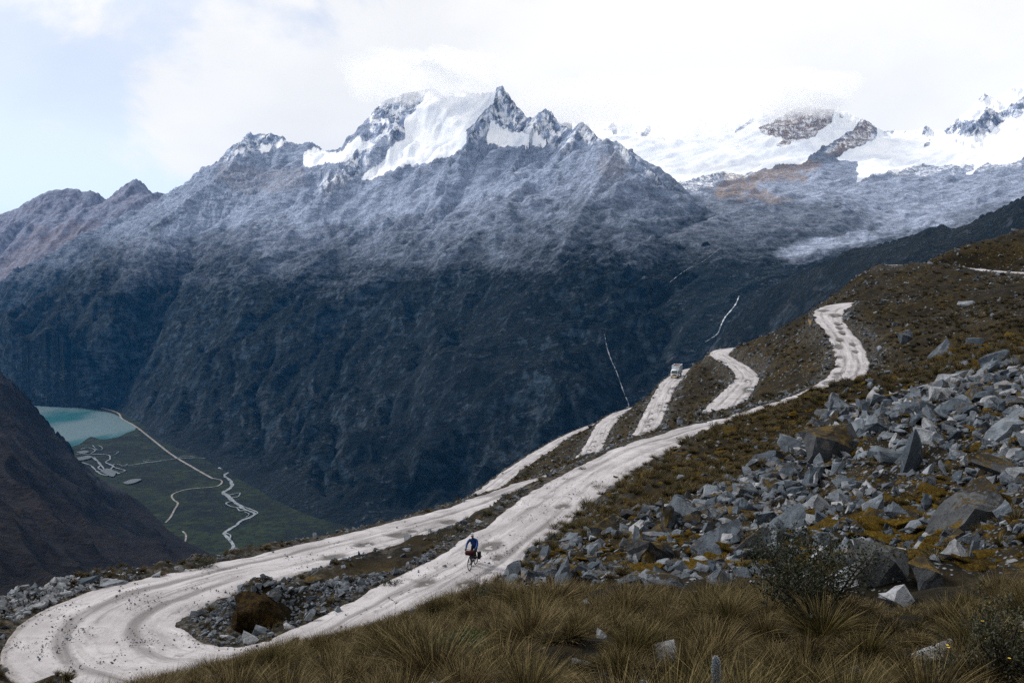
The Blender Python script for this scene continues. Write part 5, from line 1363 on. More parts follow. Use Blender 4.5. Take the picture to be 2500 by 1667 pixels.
zz = height(xx, d); qx, qy = project(xx, d, zz + 0.12)
ok = inpoly(qx, qy, fg_poly) & (road_dist(xx, d) > 0.4)
sg = np.column_stack([xx, d, zz])[ok]
grass_mass('short_grass', [(sg[k], rnd.uniform(0.12, 0.32)) for k in range(len(sg))], T_MID, 1.7)
P = pick_points(vis & inpoly(PXr, PYr, fg_poly) & (Y.ravel() < 40) & (ER > 0.8) & (fbm(V_all[:, 0] / 2.5, V_all[:, 1] / 2.5, 2, 960) > 0.2), 260, 3.0)
stones('meadow_stones', P, np.clip(np.exp(rng.normal(math.log(0.13), 0.5, len(P))), 0.05, 0.4), m_rock_pale)
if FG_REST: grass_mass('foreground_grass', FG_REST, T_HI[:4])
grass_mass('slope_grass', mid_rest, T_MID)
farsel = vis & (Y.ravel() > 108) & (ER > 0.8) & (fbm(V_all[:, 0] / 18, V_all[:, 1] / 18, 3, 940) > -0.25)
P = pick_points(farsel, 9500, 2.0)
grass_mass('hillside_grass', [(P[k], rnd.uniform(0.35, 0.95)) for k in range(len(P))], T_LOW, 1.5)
# low moss cushions and dwarf turf over the near slopes
def cushion(seed):
    me = make_rock(seed, (1.1, 1.0, 0.6), 20, cuts=2, disp=0.05)
    me.materials.append(m_cush)
    me.polygons.foreach_set('use_smooth', np.ones(len(me.polygons), bool))
    return me
mcu = Mat('moss_cushion', 0.95, 0.05)
cp = mcu.pos(); oi_ = mcu.n('ShaderNodeObjectInfo').outputs['Random']
cn = mcu.noise(cp, 9, 5, 0.7); cn2 = mcu.noise(cp, 30, 3, 0.7)
cc = mcu.mix(oi_, (0.03, 0.02, 0.004), (0.115, 0.072, 0.007))
mcu.out(mcu.mix(mcu.ramp(cn, 0.35, 0.65), mcu.mix(0.6, cc, (0.01, 0.008, 0.004)), mcu.mix(mcu.ramp(cn2, 0.4, 0.7), cc, (0.19, 0.118, 0.014))), None, mcu.bump(mcu.math('ADD', cn, cn2), 1.0, 0.12))
m_cush = mcu.m
CUSH = [cushion(s) for s in (80, 81, 82, 83)]
P = pick_points((ssel | in_b) & (fbm(V_all[:, 0] / 6, V_all[:, 1] / 6, 3, 950) > -0.05), 2000, 3.0)
n = len(P)
s_ = np.clip(np.exp(rng.normal(math.log(16), 0.5, n)), 6, 42) * P[:, 1] / FPX
in_m = in_b & inpoly(PXr, PYr, [(1500, 1340), (2050, 1260), (2300, 1170), (2520, 1200), (2520, 1430), (2240, 1450), (1900, 1400), (1500, 1400)])
PM = pick_points(in_m, 170, 3.0)
P = np.vstack([P, PM]); s_ = np.concatenate([s_, np.clip(np.exp(rng.normal(math.log(52), 0.35, len(PM))), 28, 95) * PM[:, 1] / FPX]); n = len(P)
instancer('moss', P, np.column_stack([rng.normal(0, .2, n), rng.normal(0, .2, n), rng.uniform(0, 6.3, n)]), np.column_stack([s_ * 1.2, s_, s_ * 0.55]), CUSH)

# things that share a wording are told apart by how close they lie to their landmark
by_lab = {}
for lab, dist_, ob in PENDING: by_lab.setdefault(lab, []).append((dist_, ob))
for lab, L_ in by_lab.items():
    if len(L_) > 1:
        for q, (_, ob) in enumerate(sorted(L_, key=lambda t: t[0])[:len(ORD)]):
            ob['label'] = lab + ', ' + ORD[q]
# ================================================================ shrubs
def tube(bm, pts, radii, seg=6):
    rings = []
    up0 = Vector((0.13, 0.31, 0.94))
    for i, p in enumerate(pts):
        a = Vector(pts[min(i + 1, len(pts) - 1)]) - Vector(pts[max(i - 1, 0)])
        a.normalize()
        s = a.cross(up0); s = s if s.length > 1e-3 else a.cross(Vector((1, 0, 0)))
        s.normalize(); t = a.cross(s)
        rings.append([bm.verts.new(Vector(p) + (s * math.cos(k * 2 * math.pi / seg) + t * math.sin(k * 2 * math.pi / seg)) * radii[i]) for k in range(seg)])
    for r0, r1 in zip(rings[:-1], rings[1:]):
        for k in range(seg):
            bm.faces.new((r0[k], r0[(k + 1) % seg], r1[(k + 1) % seg], r1[k]))
    bm.faces.new(rings[0][::-1]); bm.faces.new(rings[-1])
def bm_obj(name, bm, mat, parent=None, smooth=True):
    bmesh.ops.recalc_face_normals(bm, faces=bm.faces)
    me = bpy.data.meshes.new(name); bm.to_mesh(me); bm.free()
    if smooth: me.polygons.foreach_set('use_smooth', np.ones(len(me.polygons), bool))
    me.materials.append(mat)
    return link(bpy.data.objects.new(name, me), parent)
def leaf_mat(name, lo, hi, tip=None):
    m = Mat(name, 0.6, 0.3)
    br = m.attr('br')
    c = m.mix(br, lo, hi)
    if tip: c = m.mix(m.ramp(br, 0.86, 0.92), c, tip)
    m.out(c)
    tr = m.n('ShaderNodeBsdfTranslucent', {'Color': c})
    mx = m.n('ShaderNodeMixShader', {0: 0.2, 1: m.b.outputs[0], 2: tr.outputs[0]})
    m.t.links.new(mx.outputs[0], m.t.nodes['Material Output'].inputs['Surface'])
    return m.m
m_bark = plain('shrub_bark', (0.035, 0.026, 0.020), 0.9, 0.1, var=0.4, scale=20)
m_leaf_dark = leaf_mat('dark_leaves', (0.005, 0.009, 0.004), (0.022, 0.031, 0.010), (0.06, 0.044, 0.012))
m_leaf_green = leaf_mat('green_leaves', (0.016, 0.030, 0.008), (0.05, 0.085, 0.018))
m_leaf_olive = leaf_mat('olive_leaves', (0.012, 0.015, 0.008), (0.05, 0.05, 0.022))
m_flower = plain('yellow_petals', (0.62, 0.42, 0.02), 0.7)
def leaves_mesh(name, C, D, size, mat, r, aspect=0.45):
    """C centres, D directions: small folded leaves"""
    n = len(C)
    D = D / (np.linalg.norm(D, axis=1)[:, None] + 1e-9)
    S = np.cross(D, r.normal(0, 1, (n, 3))); S /= np.linalg.norm(S, axis=1)[:, None] + 1e-9
    Nn = np.cross(D, S)
    ln = size * r.uniform(0.6, 1.3, n)[:, None]
    w = ln * aspect * 0.5
    a = C; b = C + D * ln * 0.5 + S * w + Nn * w * 0.3; c = C + D * ln; d = C + D * ln * 0.5 - S * w + Nn * w * 0.3
    V = np.stack([a, b, c, d], 1).reshape(-1, 3)
    base = np.arange(n)[:, None, None] * 4
    F = (base + np.array([[0, 1, 2], [0, 2, 3]])[None]).reshape(-1, 3)
    return mesh_np(name, V, F, mat, False, dict(br=np.repeat(r.uniform(0, 1, n), 4)))
def shrub(name, p, h, wdt, label, leaf=0.05, nleaf=2600, stems=7, mat=None, seed=1, upright=False, flowers=0, twigs=4, cat='shrub', bare=0.0):
    r = np.random.default_rng(seed); q = random.Random(seed)
    root = empty(name, p)
    tag(root, label, cat)
    bm = bmesh.new()
    tips = []
    for s in range(stems):
        az = 2 * math.pi * (s + q.uniform(-.3, .3)) / stems
        out = q.uniform(0.25, 1.0)
        ex, ey = math.cos(az) * out * wdt * 0.5, math.sin(az) * out * wdt * 0.4
        ez = h * q.uniform(0.72, 1.0) * (1 - 0.30 * out * out)
        pts = []
        for i in range(7):
            t = i / 6
            k = t ** (0.75 if not upright else 1.5)
            pts.append((ex * k + q.gauss(0, .015) * h, ey * k + q.gauss(0, .015) * h, ez * t ** (1.15 if not upright else 0.9) - 0.05 * h * (i == 0)))
        rad = [0.02 * h * (1 - 0.8 * i / 6) + 0.002 for i in range(7)]
        tube(bm, pts, rad, 5)
        tips += [Vector(pts[i]) for i in (3, 4, 5, 6, 6)]
        for b in range(twigs):
            i = q.randint(2, 5)
            o_ = Vector(pts[i]); dirn = Vector((q.gauss(0, 1), q.gauss(0, 1), q.uniform(0.2, 1.3))).normalized()
            ln = h * q.uniform(0.18, 0.36)
            e_ = o_ + dirn * ln + Vector((0, 0, ln * 0.2)); mid = o_ + dirn * ln * 0.5
            tube(bm, [o_, mid, e_], [rad[i] * 0.6, rad[i] * 0.45, 0.0025], 4)
            tips += [e_, e_, mid]
    bm_obj('branches', bm, m_bark, root)
    T = np.array([t[:] for t in tips])
    if bare: T = T[r.uniform(0, 1, len(T)) > bare]
    k = r.integers(0, len(T), nleaf)
    sp = 0.075 * h + 0.02 if not upright else 0.035 * h
    C = T[k] + r.normal(0, 1, (nleaf, 3)) * np.array([sp, sp, sp * 0.8 if not upright else sp * 2.6])
    C[:, 2] = np.maximum(C[:, 2], 0.03)
    Dd = r.normal(0, 1, (nleaf, 3)) + np.array([0, 0, 0.7])
    link(bpy.data.objects.new('foliage', leaves_mesh('foliage', C, Dd, leaf, mat or m_leaf_dark, r)), root)
    for f in range(flowers):
        t = T[r.integers(0, len(T))] + r.normal(0, 1, 3) * 0.03 + np.array([0, 0, 0.05])
        bm = bmesh.new()
        for j in range(7):
            a = j * 2 * math.pi / 7
            c0 = Vector(t)
            d_ = Vector((math.cos(a), math.sin(a), 0.35)) * 0.018
            s_ = Vector((-math.sin(a), math.cos(a), 0)) * 0.007
            bm.faces.new([bm.verts.new(v) for v in (c0, c0 + d_ * 0.6 + s_, c0 + d_, c0 + d_ * 0.6 - s_)])
        bm_obj('flower', bm, m_flower, root, False)
    return root
def ground_at(px, py):
    q = hit(px, py)
    return (float(q[0]), float(q[1]), float(q[2]))
shrub('shrub', ground_at(1975, 1512), 1.4, 2.6, 'large dark green shrub with bare lower stems between the grass and the rock field', 0.055, 6500, 14, m_leaf_dark, 3, twigs=9)
shrub('shrub', ground_at(1190, 1478), 0.62, 1.1, 'low dark green shrub at the grass edge right below the cyclist', 0.06, 1500, 8, m_leaf_dark, 4)
shrub('shrub', ground_at(1072, 1322), 0.75, 0.7, 'small leafy bush on the strip between the road legs, left of the cyclist', 0.07, 260, 4, m_leaf_olive, 5)
shrub('sapling', ground_at(1046, 1318), 0.75, 0.6, 'nearly bare twiggy sapling left of the small bush on the median strip', 0.05, 30, 3, m_leaf_olive, 6, cat='sapling', bare=0.7)
shrub('shrub', ground_at(1135, 1648), 0.55, 0.95, 'rounded bright green bush in the foreground grass', 0.05, 2600, 9, m_leaf_green, 7)
shrub('shrub', ground_at(2450, 1700), 0.95, 1.25, 'upright leafy bush with yellow flowers in the lower right corner', 0.045, 3000, 16, m_leaf_olive, 8, upright=True, flowers=7, twigs=3)
shrub('shrub', ground_at(2330, 1690), 0.5, 0.8, 'small leafy bush with a yellow flower below the flat white slab', 0.045, 1100, 9, m_leaf_olive, 9, upright=True, flowers=3)
shrub('shrub', ground_at(1762, 1478), 0.5, 0.6, 'small dark bush in the grass left of the large shrub', 0.05, 700, 5, m_leaf_dark, 10)
shrub('shrub', ground_at(1726, 1500), 0.32, 0.45, 'tiny dark bush below the small one in the middle foreground', 0.045, 420, 5, m_leaf_dark, 11)
shrub('shrub', ground_at(960, 1440), 0.55, 1.2, 'dark low bush at the right end of the rubble heap', 0.07, 1000, 7, m_leaf_dark, 12)
shrub('shrub', ground_at(500, 1392), 0.8, 1.7, 'dark round bush on the outer bank of the far road leg', 0.08, 1300, 8, m_leaf_olive, 13)
shrub('flowering_plant', ground_at(300, 1418), 0.4, 0.7, 'small plant with yellow flowers behind the white slab on the hairpin bank', 0.05, 300, 6, m_leaf_olive, 14, flowers=10, cat='plant')
shrub('shrub', ground_at(1500, 1226), 0.7, 0.5, 'dark upright bush at the right edge of the near road', 0.07, 400, 4, m_leaf_dark, 15)
MED = ['rightmost of the tuft like bushes on the median strip', 'bush just left of the rightmost one on the median strip', 'third bush from the right on the median strip', 'fourth bush from the right on the median strip', 'small bush on the median where the two road legs draw together', 'low bush just below where the two road legs draw together', 'low bush on the median right above the cyclist\'s head', 'dark bush at the far end of the near road leg', 'spiky bush on the crest beyond the near road leg', 'bush where the near road leg passes out of sight', 'left one of two bushes below the upper road', 'right one of two bushes below the upper road']
for k, (px, py, h) in enumerate([(1270, 1210, .5), (1238, 1222, .55), (1226, 1240, .4), (1185, 1262, .4), (1420, 1155, .5), (1378, 1180, .4), (1120, 1300, .4), (1660, 1082, .7), (1742, 1050, .8), (1820, 1012, .6), (2040, 950, .9), (2060, 938, .8)]):
    q = hit(px, py)
    if q is not None:
        shrub('shrub', tuple(map(float, q)), h, h * 1.3, MED[k], 0.08, 300, 5, m_leaf_olive, 30 + k)

# furry flower stalk in the foreground
m_fur = plain('white_down', (0.30, 0.31, 0.32), 0.95, 0.05, var=0.35, scale=60)
m_stalk = plain('stalk_core', (0.055, 0.07, 0.085), 0.9, 0.05, var=0.5, scale=90)
q = np.array(at_depth(1747, 1600, 7.6))
gz = height1(q[0], q[1])
st = empty('flower_stalk', (q[0], q[1], gz))
tag(st, 'single furry grey flower stalk standing upright at the bottom of the picture', 'plant')
sh_ = q[2] - gz
bm = bmesh.new()
pr = [(t, 0.034 * (1 - 0.18 * t) * (1 if t < 0.9 else max(0.05, math.sqrt(max(0, 1 - ((t - 0.9) / 0.1) ** 2))))) for t in np.linspace(0, 1, 24)]
tube(bm, [(0.01 * math.sin(t * 3), 0, t * sh_) for t, _ in pr], [r_ for _, r_ in pr], 12)
bm_obj('core', bm, m_stalk, st)
r_ = np.random.default_rng(3); n = 2600
t_ = r_.uniform(0, 1, n); a_ = r_.uniform(0, 6.283, n)
rr_ = np.interp(t_, [a for a, _ in pr], [b for _, b in pr])
C = np.column_stack([rr_ * np.cos(a_) + 0.01 * np.sin(t_ * 3), rr_ * np.sin(a_), t_ * sh_])
D_ = np.column_stack([np.cos(a_), np.sin(a_), r_.normal(0.1, 0.4, n)])
link(bpy.data.objects.new('down', leaves_mesh('down', C, D_, 0.013, m_fur, r_, 0.18)), st)

# mossy mound inside the hairpin
mm = make_rock(301, (1.0, 0.95, 0.85), 26, 0.35, 0.05, 3)
mm.polygons.foreach_set('use_smooth', np.ones(len(mm.polygons), bool))
mq = Mat('mound_turf', 0.95, 0.05)
mp = mq.pos(); mn1 = mq.noise(mp, 3.5, 6, 0.7); mn2 = mq.noise(mp, 16, 4, 0.7)
mq.out(mq.mix(mq.ramp(mn1, 0.4, 0.62), (0.012, 0.008, 0.005), mq.mix(mq.ramp(mn2, 0.4, 0.65), (0.028, 0.018, 0.005), (0.085, 0.05, 0.012))), None, mq.bump(mq.math('ADD', mn1, mn2), 1.0, 0.25))
mm.materials.append(mq.m)
q = hit(622, 1540)
o = bpy.data.objects.new('mossy_mound', mm)
o.location = (q[0], q[1] + 0.7, q[2] + 0.35); o.scale = (3.1, 2.6, 2.5); o.rotation_euler = (0, 0.12, 0.3)
tag(o, 'large dark brown mossy mound at the inside of the hairpin', 'mound'); link(o)

# timber retaining wall below the upper road
m_timber = plain('weathered_timber', (0.16, 0.11, 0.055), 0.9, 0.1, var=0.45, scale=3)
wr = ROADS[0]
k0 = int(np.argmin((wr[:, 0] - at_z(2012, 790, -11.5)[0]) ** 2 + (wr[:, 1] - at_z(2012, 790, -11.5)[1]) ** 2))
wall = empty('retaining_wall', tuple(wr[k0, :3]))
tag(wall, 'short retaining wall of upright weathered timbers below the upper road', 'retaining wall')
T0 = wr[k0 + 3, :2] - wr[k0 - 3, :2]; T0 /= np.linalg.norm(T0); N0 = np.array([T0[1], -T0[0]])
if N0[0] > 0: N0 = -N0
for k in range(13):
    a = (k - 6) * 0.62
    c = T0 * a + N0 * (wr[k0, 3] * 0.5 + 0.9)
    bm = bmesh.new()
    tube(bm, [(c[0], c[1], -3.0 - rnd.uniform(0, .4)), (c[0] + rnd.gauss(0, .03), c[1], -1.2), (c[0], c[1], -0.05 - rnd.uniform(0, .5))], [0.2, 0.19, 0.17], 7)
    bm_obj('timber', bm, m_timber, wall)

# ================================================================ truck
def boxm(bm, c, s, bev=0.0, taper=None):
    g = bmesh.ops.create_cube(bm, size=1.0)
    for v in g['verts']:
        x, y, z = v.co
        if taper: x, y = x * (taper[0] if z > 0 else 1) + (taper[1] if z > 0 else 0), y * (taper[2] if z > 0 else 1)
        v.co = Vector((c[0] + x * s[0], c[1] + y * s[1], c[2] + z * s[2]))
    if bev:
        es = list({e for v in g['verts'] for e in v.link_edges})
        bmesh.ops.bevel(bm, geom=es, offset=bev, segments=2, affect='EDGES', profile=0.6)
def part(name, mat, parent, fn, smooth=False):
    bm = bmesh.new(); fn(bm)
    return bm_obj(name, bm, mat, parent, smooth)
def lathe(bm, prof, axis_o, seg=20):
    """profile (r, y) turned about the y axis through axis_o"""
    rings = [[bm.verts.new((axis_o[0] + r_ * math.cos(a), axis_o[1] + y_, axis_o[2] + r_ * math.sin(a))) for a in [k * 2 * math.pi / seg for k in range(seg)]] for r_, y_ in prof]
    for r0, r1 in zip(rings[:-1], rings[1:]):
        for k in range(seg):
            bm.faces.new((r0[k], r0[(k + 1) % seg], r1[(k + 1) % seg], r1[k]))
    return rings
m_white = plain('truck_white_paint', (0.55, 0.57, 0.60), 0.45, 0.4, var=0.12, scale=2)
m_box = plain('truck_box_panel', (0.36, 0.42, 0.47), 0.55, 0.3, var=0.18, scale=1.5)
m_glass = plain('dark_glass', (0.012, 0.03, 0.04), 0.08, 0.6, var=0.1)
m_black = plain('black_rubber', (0.015, 0.015, 0.016), 0.8, 0.3)
m_chassis = plain('chassis_metal', (0.03, 0.03, 0.032), 0.6, 0.4)
m_amber = plain('yellow_bumper_paint', (0.60, 0.34, 0.04), 0.5, 0.4)
m_lamp = plain('headlamp_lens', (0.62, 0.56, 0.42), 0.15, 0.6)
m_wood = plain('cargo_boards', (0.16, 0.07, 0.035), 0.85, 0.1, var=0.4, scale=4)
m_red = plain('rust_red_paint', (0.30, 0.075, 0.03), 0.7, 0.2)
rdd = ROADS[2]
tp = on_road_of(1648, 922, 2)[0]
kk = int(((rdd[:, 0] - tp[0]) ** 2 + (rdd[:, 1] - tp[1]) ** 2).argmin())
tv = rdd[kk - 6, :3] - rdd[kk + 6, :3]
tv = tv / np.linalg.norm(tv)
truck = empty('truck', (rdd[kk, 0], rdd[kk, 1], rdd[kk, 2] + 0.06))
truck.rotation_euler = Vector(tv).to_track_quat('X', 'Z').to_euler()       # local +X drives towards the camera
tag(truck, 'small white cargo truck with a tall open topped box on the middle switchback', 'truck')
part('chassis', m_chassis, truck, lambda bm: (boxm(bm, (-2.2, 0, 0.62), (6.4, 0.9, 0.22)), boxm(bm, (-2.6, 0, 0.86), (5.0, 2.1, 0.12))))
def cabf(bm):
    v = [bm.verts.new(c) for s in (-1.05, 1.05) for c in ((1.5, s, 0.55), (1.62, s, 1.25), (1.05, s * 0.93, 2.22), (0.86, s * 0.92, 2.32), (-0.25, s * 0.92, 2.34), (-0.28, s, 1.3), (-0.28, s, 0.55))]
    n = 7
    for i in range(n): bm.faces.new((v[i], v[(i + 1) % n], v[n + (i + 1) % n], v[n + i]))
    bm.faces.new(v[:n][::-1]); bm.faces.new(v[n:])
    bmesh.ops.bevel(bm, geom=bm.edges[:], offset=0.05, segments=2, affect='EDGES')
cab = part('cab', m_white, truck, cabf, True)
def quad(bm, pts, th=0.012):
    vs_ = [bm.verts.new(p) for p in pts]
    f = bm.faces.new(vs_)
    r_ = bmesh.ops.extrude_face_region(bm, geom=[f])
    f.normal_update()
    bmesh.ops.translate(bm, vec=f.normal * th, verts=[e for e in r_['geom'] if isinstance(e, bmesh.types.BMVert)])
part('windscreen', m_glass, cab, lambda bm: quad(bm, [(1.60, -0.92, 1.34), (1.60, 0.92, 1.34), (1.10, 0.84, 2.17), (1.10, -0.84, 2.17)], 0.02))
for s in (-1, 1):
    part('door', m_white, cab, lambda bm: boxm(bm, (0.55, s * 1.04, 1.0), (1.15, 0.05, 0.75), 0.02))
    part('side_window', m_glass, cab, lambda bm: quad(bm, [(1.30, s * 1.055, 1.38), (0.0, s * 1.055, 1.38), (0.0, s * 0.985, 2.14), (0.92, s * 0.985, 2.14)], 0.015))
    part('headlight', m_lamp, cab, lambda bm: boxm(bm, (1.57, s * 0.78, 0.86), (0.08, 0.34, 0.2), 0.03))
    def mir(bm):
        tube(bm, [(1.3, s * 1.03, 1.4), (1.45, s * 1.3, 1.5), (1.45, s * 1.3, 1.8)], [0.02, 0.02, 0.02], 5)
        boxm(bm, (1.45, s * 1.3, 1.75), (0.06, 0.2, 0.42), 0.02)
    part('mirror', m_black, cab, mir)
part('grille', m_black, cab, lambda bm: [boxm(bm, (1.60, 0, 0.82 + 0.09 * k), (0.05, 1.15, 0.05)) for k in range(4)])
part('bumper', m_amber, truck, lambda bm: boxm(bm, (1.62, -0.12, 0.55), (0.16, 1.5, 0.26), 0.04))
part('number_plate', m_lamp, truck, lambda bm: boxm(bm, (1.71, 0, 0.56), (0.02, 0.42, 0.14)))
boxo = part('cargo_box', m_box, truck, lambda bm: (boxm(bm, (-2.75, 0, 0.98), (4.7, 2.2, 0.1))))
bx0, bx1, bt = -5.1, -0.4, 3.25
part('front_panel', m_white, boxo, lambda bm: boxm(bm, (bx1, 0, (1.03 + bt) / 2), (0.07, 2.2, bt - 1.03), 0.02))
part('rear_panel', m_box, boxo, lambda bm: boxm(bm, (bx0, 0, (1.03 + bt) / 2), (0.07, 2.2, bt - 1.03), 0.02))
for s in (-1, 1):
    sp_ = part('side_panel', m_box, boxo, lambda bm: boxm(bm, ((bx0 + bx1) / 2, s * 1.07, (1.03 + bt) / 2), (bx1 - bx0 - 0.075, 0.06, bt - 1.03)))
    part('top_rail', m_white, boxo, lambda bm: boxm(bm, ((bx0 + bx1) / 2, s * 1.08, bt + 0.05), (bx1 - bx0 + 0.1, 0.12, 0.09)))
    for k in range(9):
        part('rib', m_box, boxo, lambda bm: boxm(bm, (bx0 + 0.3 + k * 0.51, s * 1.125, (1.05 + bt) / 2), (0.06, 0.05, bt - 1.1)))
part('top_rail', m_white, boxo, lambda bm: boxm(bm, (bx1, 0, bt + 0.05), (0.12, 2.04, 0.09)))
part('top_rail', m_white, boxo, lambda bm: boxm(bm, (bx0, 0, bt + 0.05), (0.12, 2.04, 0.09)))
part('cross_beam', m_red, boxo, lambda bm: boxm(bm, (-3.6, 0, bt - 0.12), (0.22, 2.06, 0.12)))
part('cross_beam', m_wood, boxo, lambda bm: boxm(bm, (-2.2, 0, bt - 0.12), (0.12, 2.06, 0.1)))
part('cargo_floor', m_wood, boxo, lambda bm: boxm(bm, (-2.75, 0, 1.06), (4.55, 2.04, 0.05)))
part('load', m_red, boxo, lambda bm: (boxm(bm, (-4.2, 0.1, 1.85), (1.5, 1.7, 1.6), 0.15), boxm(bm, (-1.2, 0.3, 1.7), (0.9, 1.2, 1.3), 0.2)))
for (wx, wy) in ((0.75, 0.88), (0.75, -0.88), (-3.9, 0.88), (-3.9, -0.88)):
    w = part('wheel', m_chassis, truck, lambda bm: lathe(bm, [(0.02, -.11), (0.24, -.11), (0.25, -.06), (0.25, .06), (0.24, .11), (0.02, .11)], (wx, wy, 0.42)), True)
    part('tyre', m_black, w, lambda bm: lathe(bm, [(0.25, -.12), (0.36, -.14), (0.42, -.10), (0.43, 0), (0.42, .10), (0.36, .14), (0.25, .12), (0.25, -.12)], (wx, wy, 0.42)), True)

# ================================================================ cyclist and bicycle
fr = on_road_of(1147, 1393, 0)[0]
ang = math.atan2(-1.0, -0.27)                     # riding towards the camera, a little to the left
def placed(name, lab, cat):
    o = empty(name, (0, 0, 0)); tag(o, lab, cat)
    return o
WB = 1.06
rear = np.array([fr[0] - math.cos(ang) * WB, fr[1] - math.sin(ang) * WB])
kc = int(((ROADS[0][:, 0] - fr[0]) ** 2 + (ROADS[0][:, 1] - fr[1]) ** 2).argmin())
zroad = ROADS[0][kc, 2] + 0.03
bike = empty('bicycle', (rear[0], rear[1], zroad), ang)
tag(bike, 'loaded touring bicycle with a dark red handlebar bag under the rider on the road', 'bicycle')
m_frame = plain('bike_frame_paint', (0.012, 0.022, 0.06), 0.35, 0.5)
m_bag = plain('maroon_bag', (0.028, 0.005, 0.006), 0.85, 0.1)
m_bagk = plain('black_bag', (0.012, 0.012, 0.014), 0.85, 0.1)
m_alu = plain('bare_metal', (0.45, 0.45, 0.46), 0.3, 0.5, 0.9)
WR = 0.35
for wx in (0.0, WB):
    w = part('wheel', m_black, bike, lambda bm: lathe(bm, [(0.315, -.011), (0.33, -.012), (0.33, .012), (0.315, .011), (0.315, -.011)], (wx, 0, WR), 32), True)
    part('tyre', m_black, w, lambda bm: lathe(bm, [(0.328, -.014), (0.338, -.024), (0.354, -.018), (0.358, 0), (0.354, .018), (0.338, .024), (0.328, .014), (0.328, -.014)], (wx, 0, WR), 36), True)
    part('hub', m_alu, w, lambda bm: lathe(bm, [(0.002, -.06), (0.02, -.06), (0.02, .06), (0.002, .06)], (wx, 0, WR), 10), True)
    part('spokes', m_chassis, w, lambda bm: [tube(bm, [(wx + 0.015 * math.cos(a), (-1) ** k * 0.02, WR + 0.015 * math.sin(a)), (wx + 0.318 * math.cos(a), 0, WR + 0.318 * math.sin(a))], [0.0018, 0.0018], 4) for k, a in enumerate(np.linspace(0, 6.283, 24, endpoint=False))])
BB = (0.44, 0, 0.29); HT = (0.86, 0, 0.88); HB = (0.895, 0, 0.74); ST_ = (0.28, 0, 0.82)
def framef(bm):
    tube(bm, [BB, HB], [.02, .02]); tube(bm, [ST_, HT], [.016, .016]); tube(bm, [BB, (0.24, 0, 0.95)], [.017, .014]); tube(bm, [(0.85, 0, 0.92), (0.90, 0, 0.72)], [.02, .02])
    for s in (-1, 1):
        tube(bm, [BB, (0.02, s * .065, WR)], [.012, .009], 5); tube(bm, [ST_, (0.02, s * .065, WR)], [.01, .008], 5)
part('frame', m_frame, bike, framef, True)
part('fork', m_frame, bike, lambda bm: [tube(bm, [(0.90, s * 0.03, 0.74), (0.92, s * .055, 0.68), (1.0, s * .06, 0.5), (WB, s * .06, WR)], [.014, .013, .012, .009], 6) for s in (-1, 1)], True)
part('handlebar', m_black, bike, lambda bm: (tube(bm, [(0.85, 0, 0.92), (0.84, 0, 1.0), (0.91, 0, 1.02)], [.015, .015, .015]), *[tube(bm, [(0.91, 0, 1.02), (0.91, s * .2, 1.02), (0.95, s * .24, 1.02), (1.0, s * .25, 1.0), (1.0, s * .26, 0.93), (0.93, s * .27, 0.89), (0.88, s * .27, 0.89)], [.014] * 7) for s in (-1, 1)]), True)
def saddlef(bm):
    pts = [(0.36, 0.0, 1.0), (0.28, 0.02, 1.0), (0.18, 0.06, 1.005), (0.11, 0.075, 1.01), (0.09, 0.0, 1.015)]
    tube(bm, [(x, 0, z) for x, _, z in pts], [0.016, 0.022, 0.05, 0.066, 0.03], 8)
part('saddle', m_black, bike, saddlef, True)
part('crankset', m_chassis, bike, lambda bm: (lathe(bm, [(0.01, -.05), (0.09, -.05), (0.09, -.045), (0.01, -.045)], BB, 20), tube(bm, [(0.44, -.07, .29), (0.44, -.08, .12)], [.01, .01]), tube(bm, [(0.44, .07, .29), (0.44, .08, .46)], [.01, .01]), boxm(bm, (0.45, -.13, .12), (.09, .1, .025)), boxm(bm, (0.45, .13, .46), (.09, .1, .025))))
def bagf(bm):
    lathe(bm, [(0.01, -.24), (0.10, -.235), (0.125, -.21), (0.13, 0), (0.125, .21), (0.10, .235), (0.01, .24)], (1.02, 0, 0.88), 16)
part('handlebar_bag', m_bag, bike, bagf, True)
for s in (-1, 1):
    part('pannier', m_bagk, bike, lambda bm: boxm(bm, (-0.06, s * 0.16, 0.48), (0.30, 0.15, 0.38), 0.05), True)
part('frame_bag', m_bagk, bike, lambda bm: boxm(bm, (0.54, 0, 0.66), (0.40, 0.06, 0.2), 0.03), True)
# rider
def skinned(name, verts, edges, radii, mat, parent, root=0, levels=2):
    me = bpy.data.meshes.new(name)
    me.from_pydata(verts, edges, [])
    o = bpy.data.objects.new(name, me)
    COL.objects.link(o)
    sk = o.modifiers.new('skin', 'SKIN'); sk.use_smooth_shade = True
    for i, sv in enumerate(me.skin_vertices[0].data):
        rr = radii[i]
        sv.radius = rr if isinstance(rr, tuple) else (rr, rr)
        sv.use_root = (i == root)
    sb = o.modifiers.new('sub', 'SUBSURF'); sb.levels = levels; sb.render_levels = levels
    dg = bpy.context.evaluated_depsgraph_get()
    em = bpy.data.meshes.new_from_object(o.evaluated_get(dg))
    COL.objects.unlink(o); bpy.data.objects.remove(o)
    em.materials.clear(); em.materials.append(mat)
    em.polygons.foreach_set('use_smooth', np.ones(len(em.polygons), bool))
    return link(bpy.data.objects.new(name, em), parent)
m_skin = plain('skin', (0.30, 0.17, 0.11), 0.6, 0.3)
m_blue = plain('blue_jacket', (0.004, 0.028, 0.125), 0.7, 0.2, var=0.25)
m_dark = plain('dark_trousers', (0.010, 0.010, 0.012), 0.85, 0.1)
m_helm = plain('white_helmet', (0.55, 0.58, 0.62), 0.35, 0.4)
person = empty('person', (rear[0], rear[1], zroad), ang)
tag(person, 'cyclist in a blue jacket and white helmet riding down the road towards the camera', 'person')
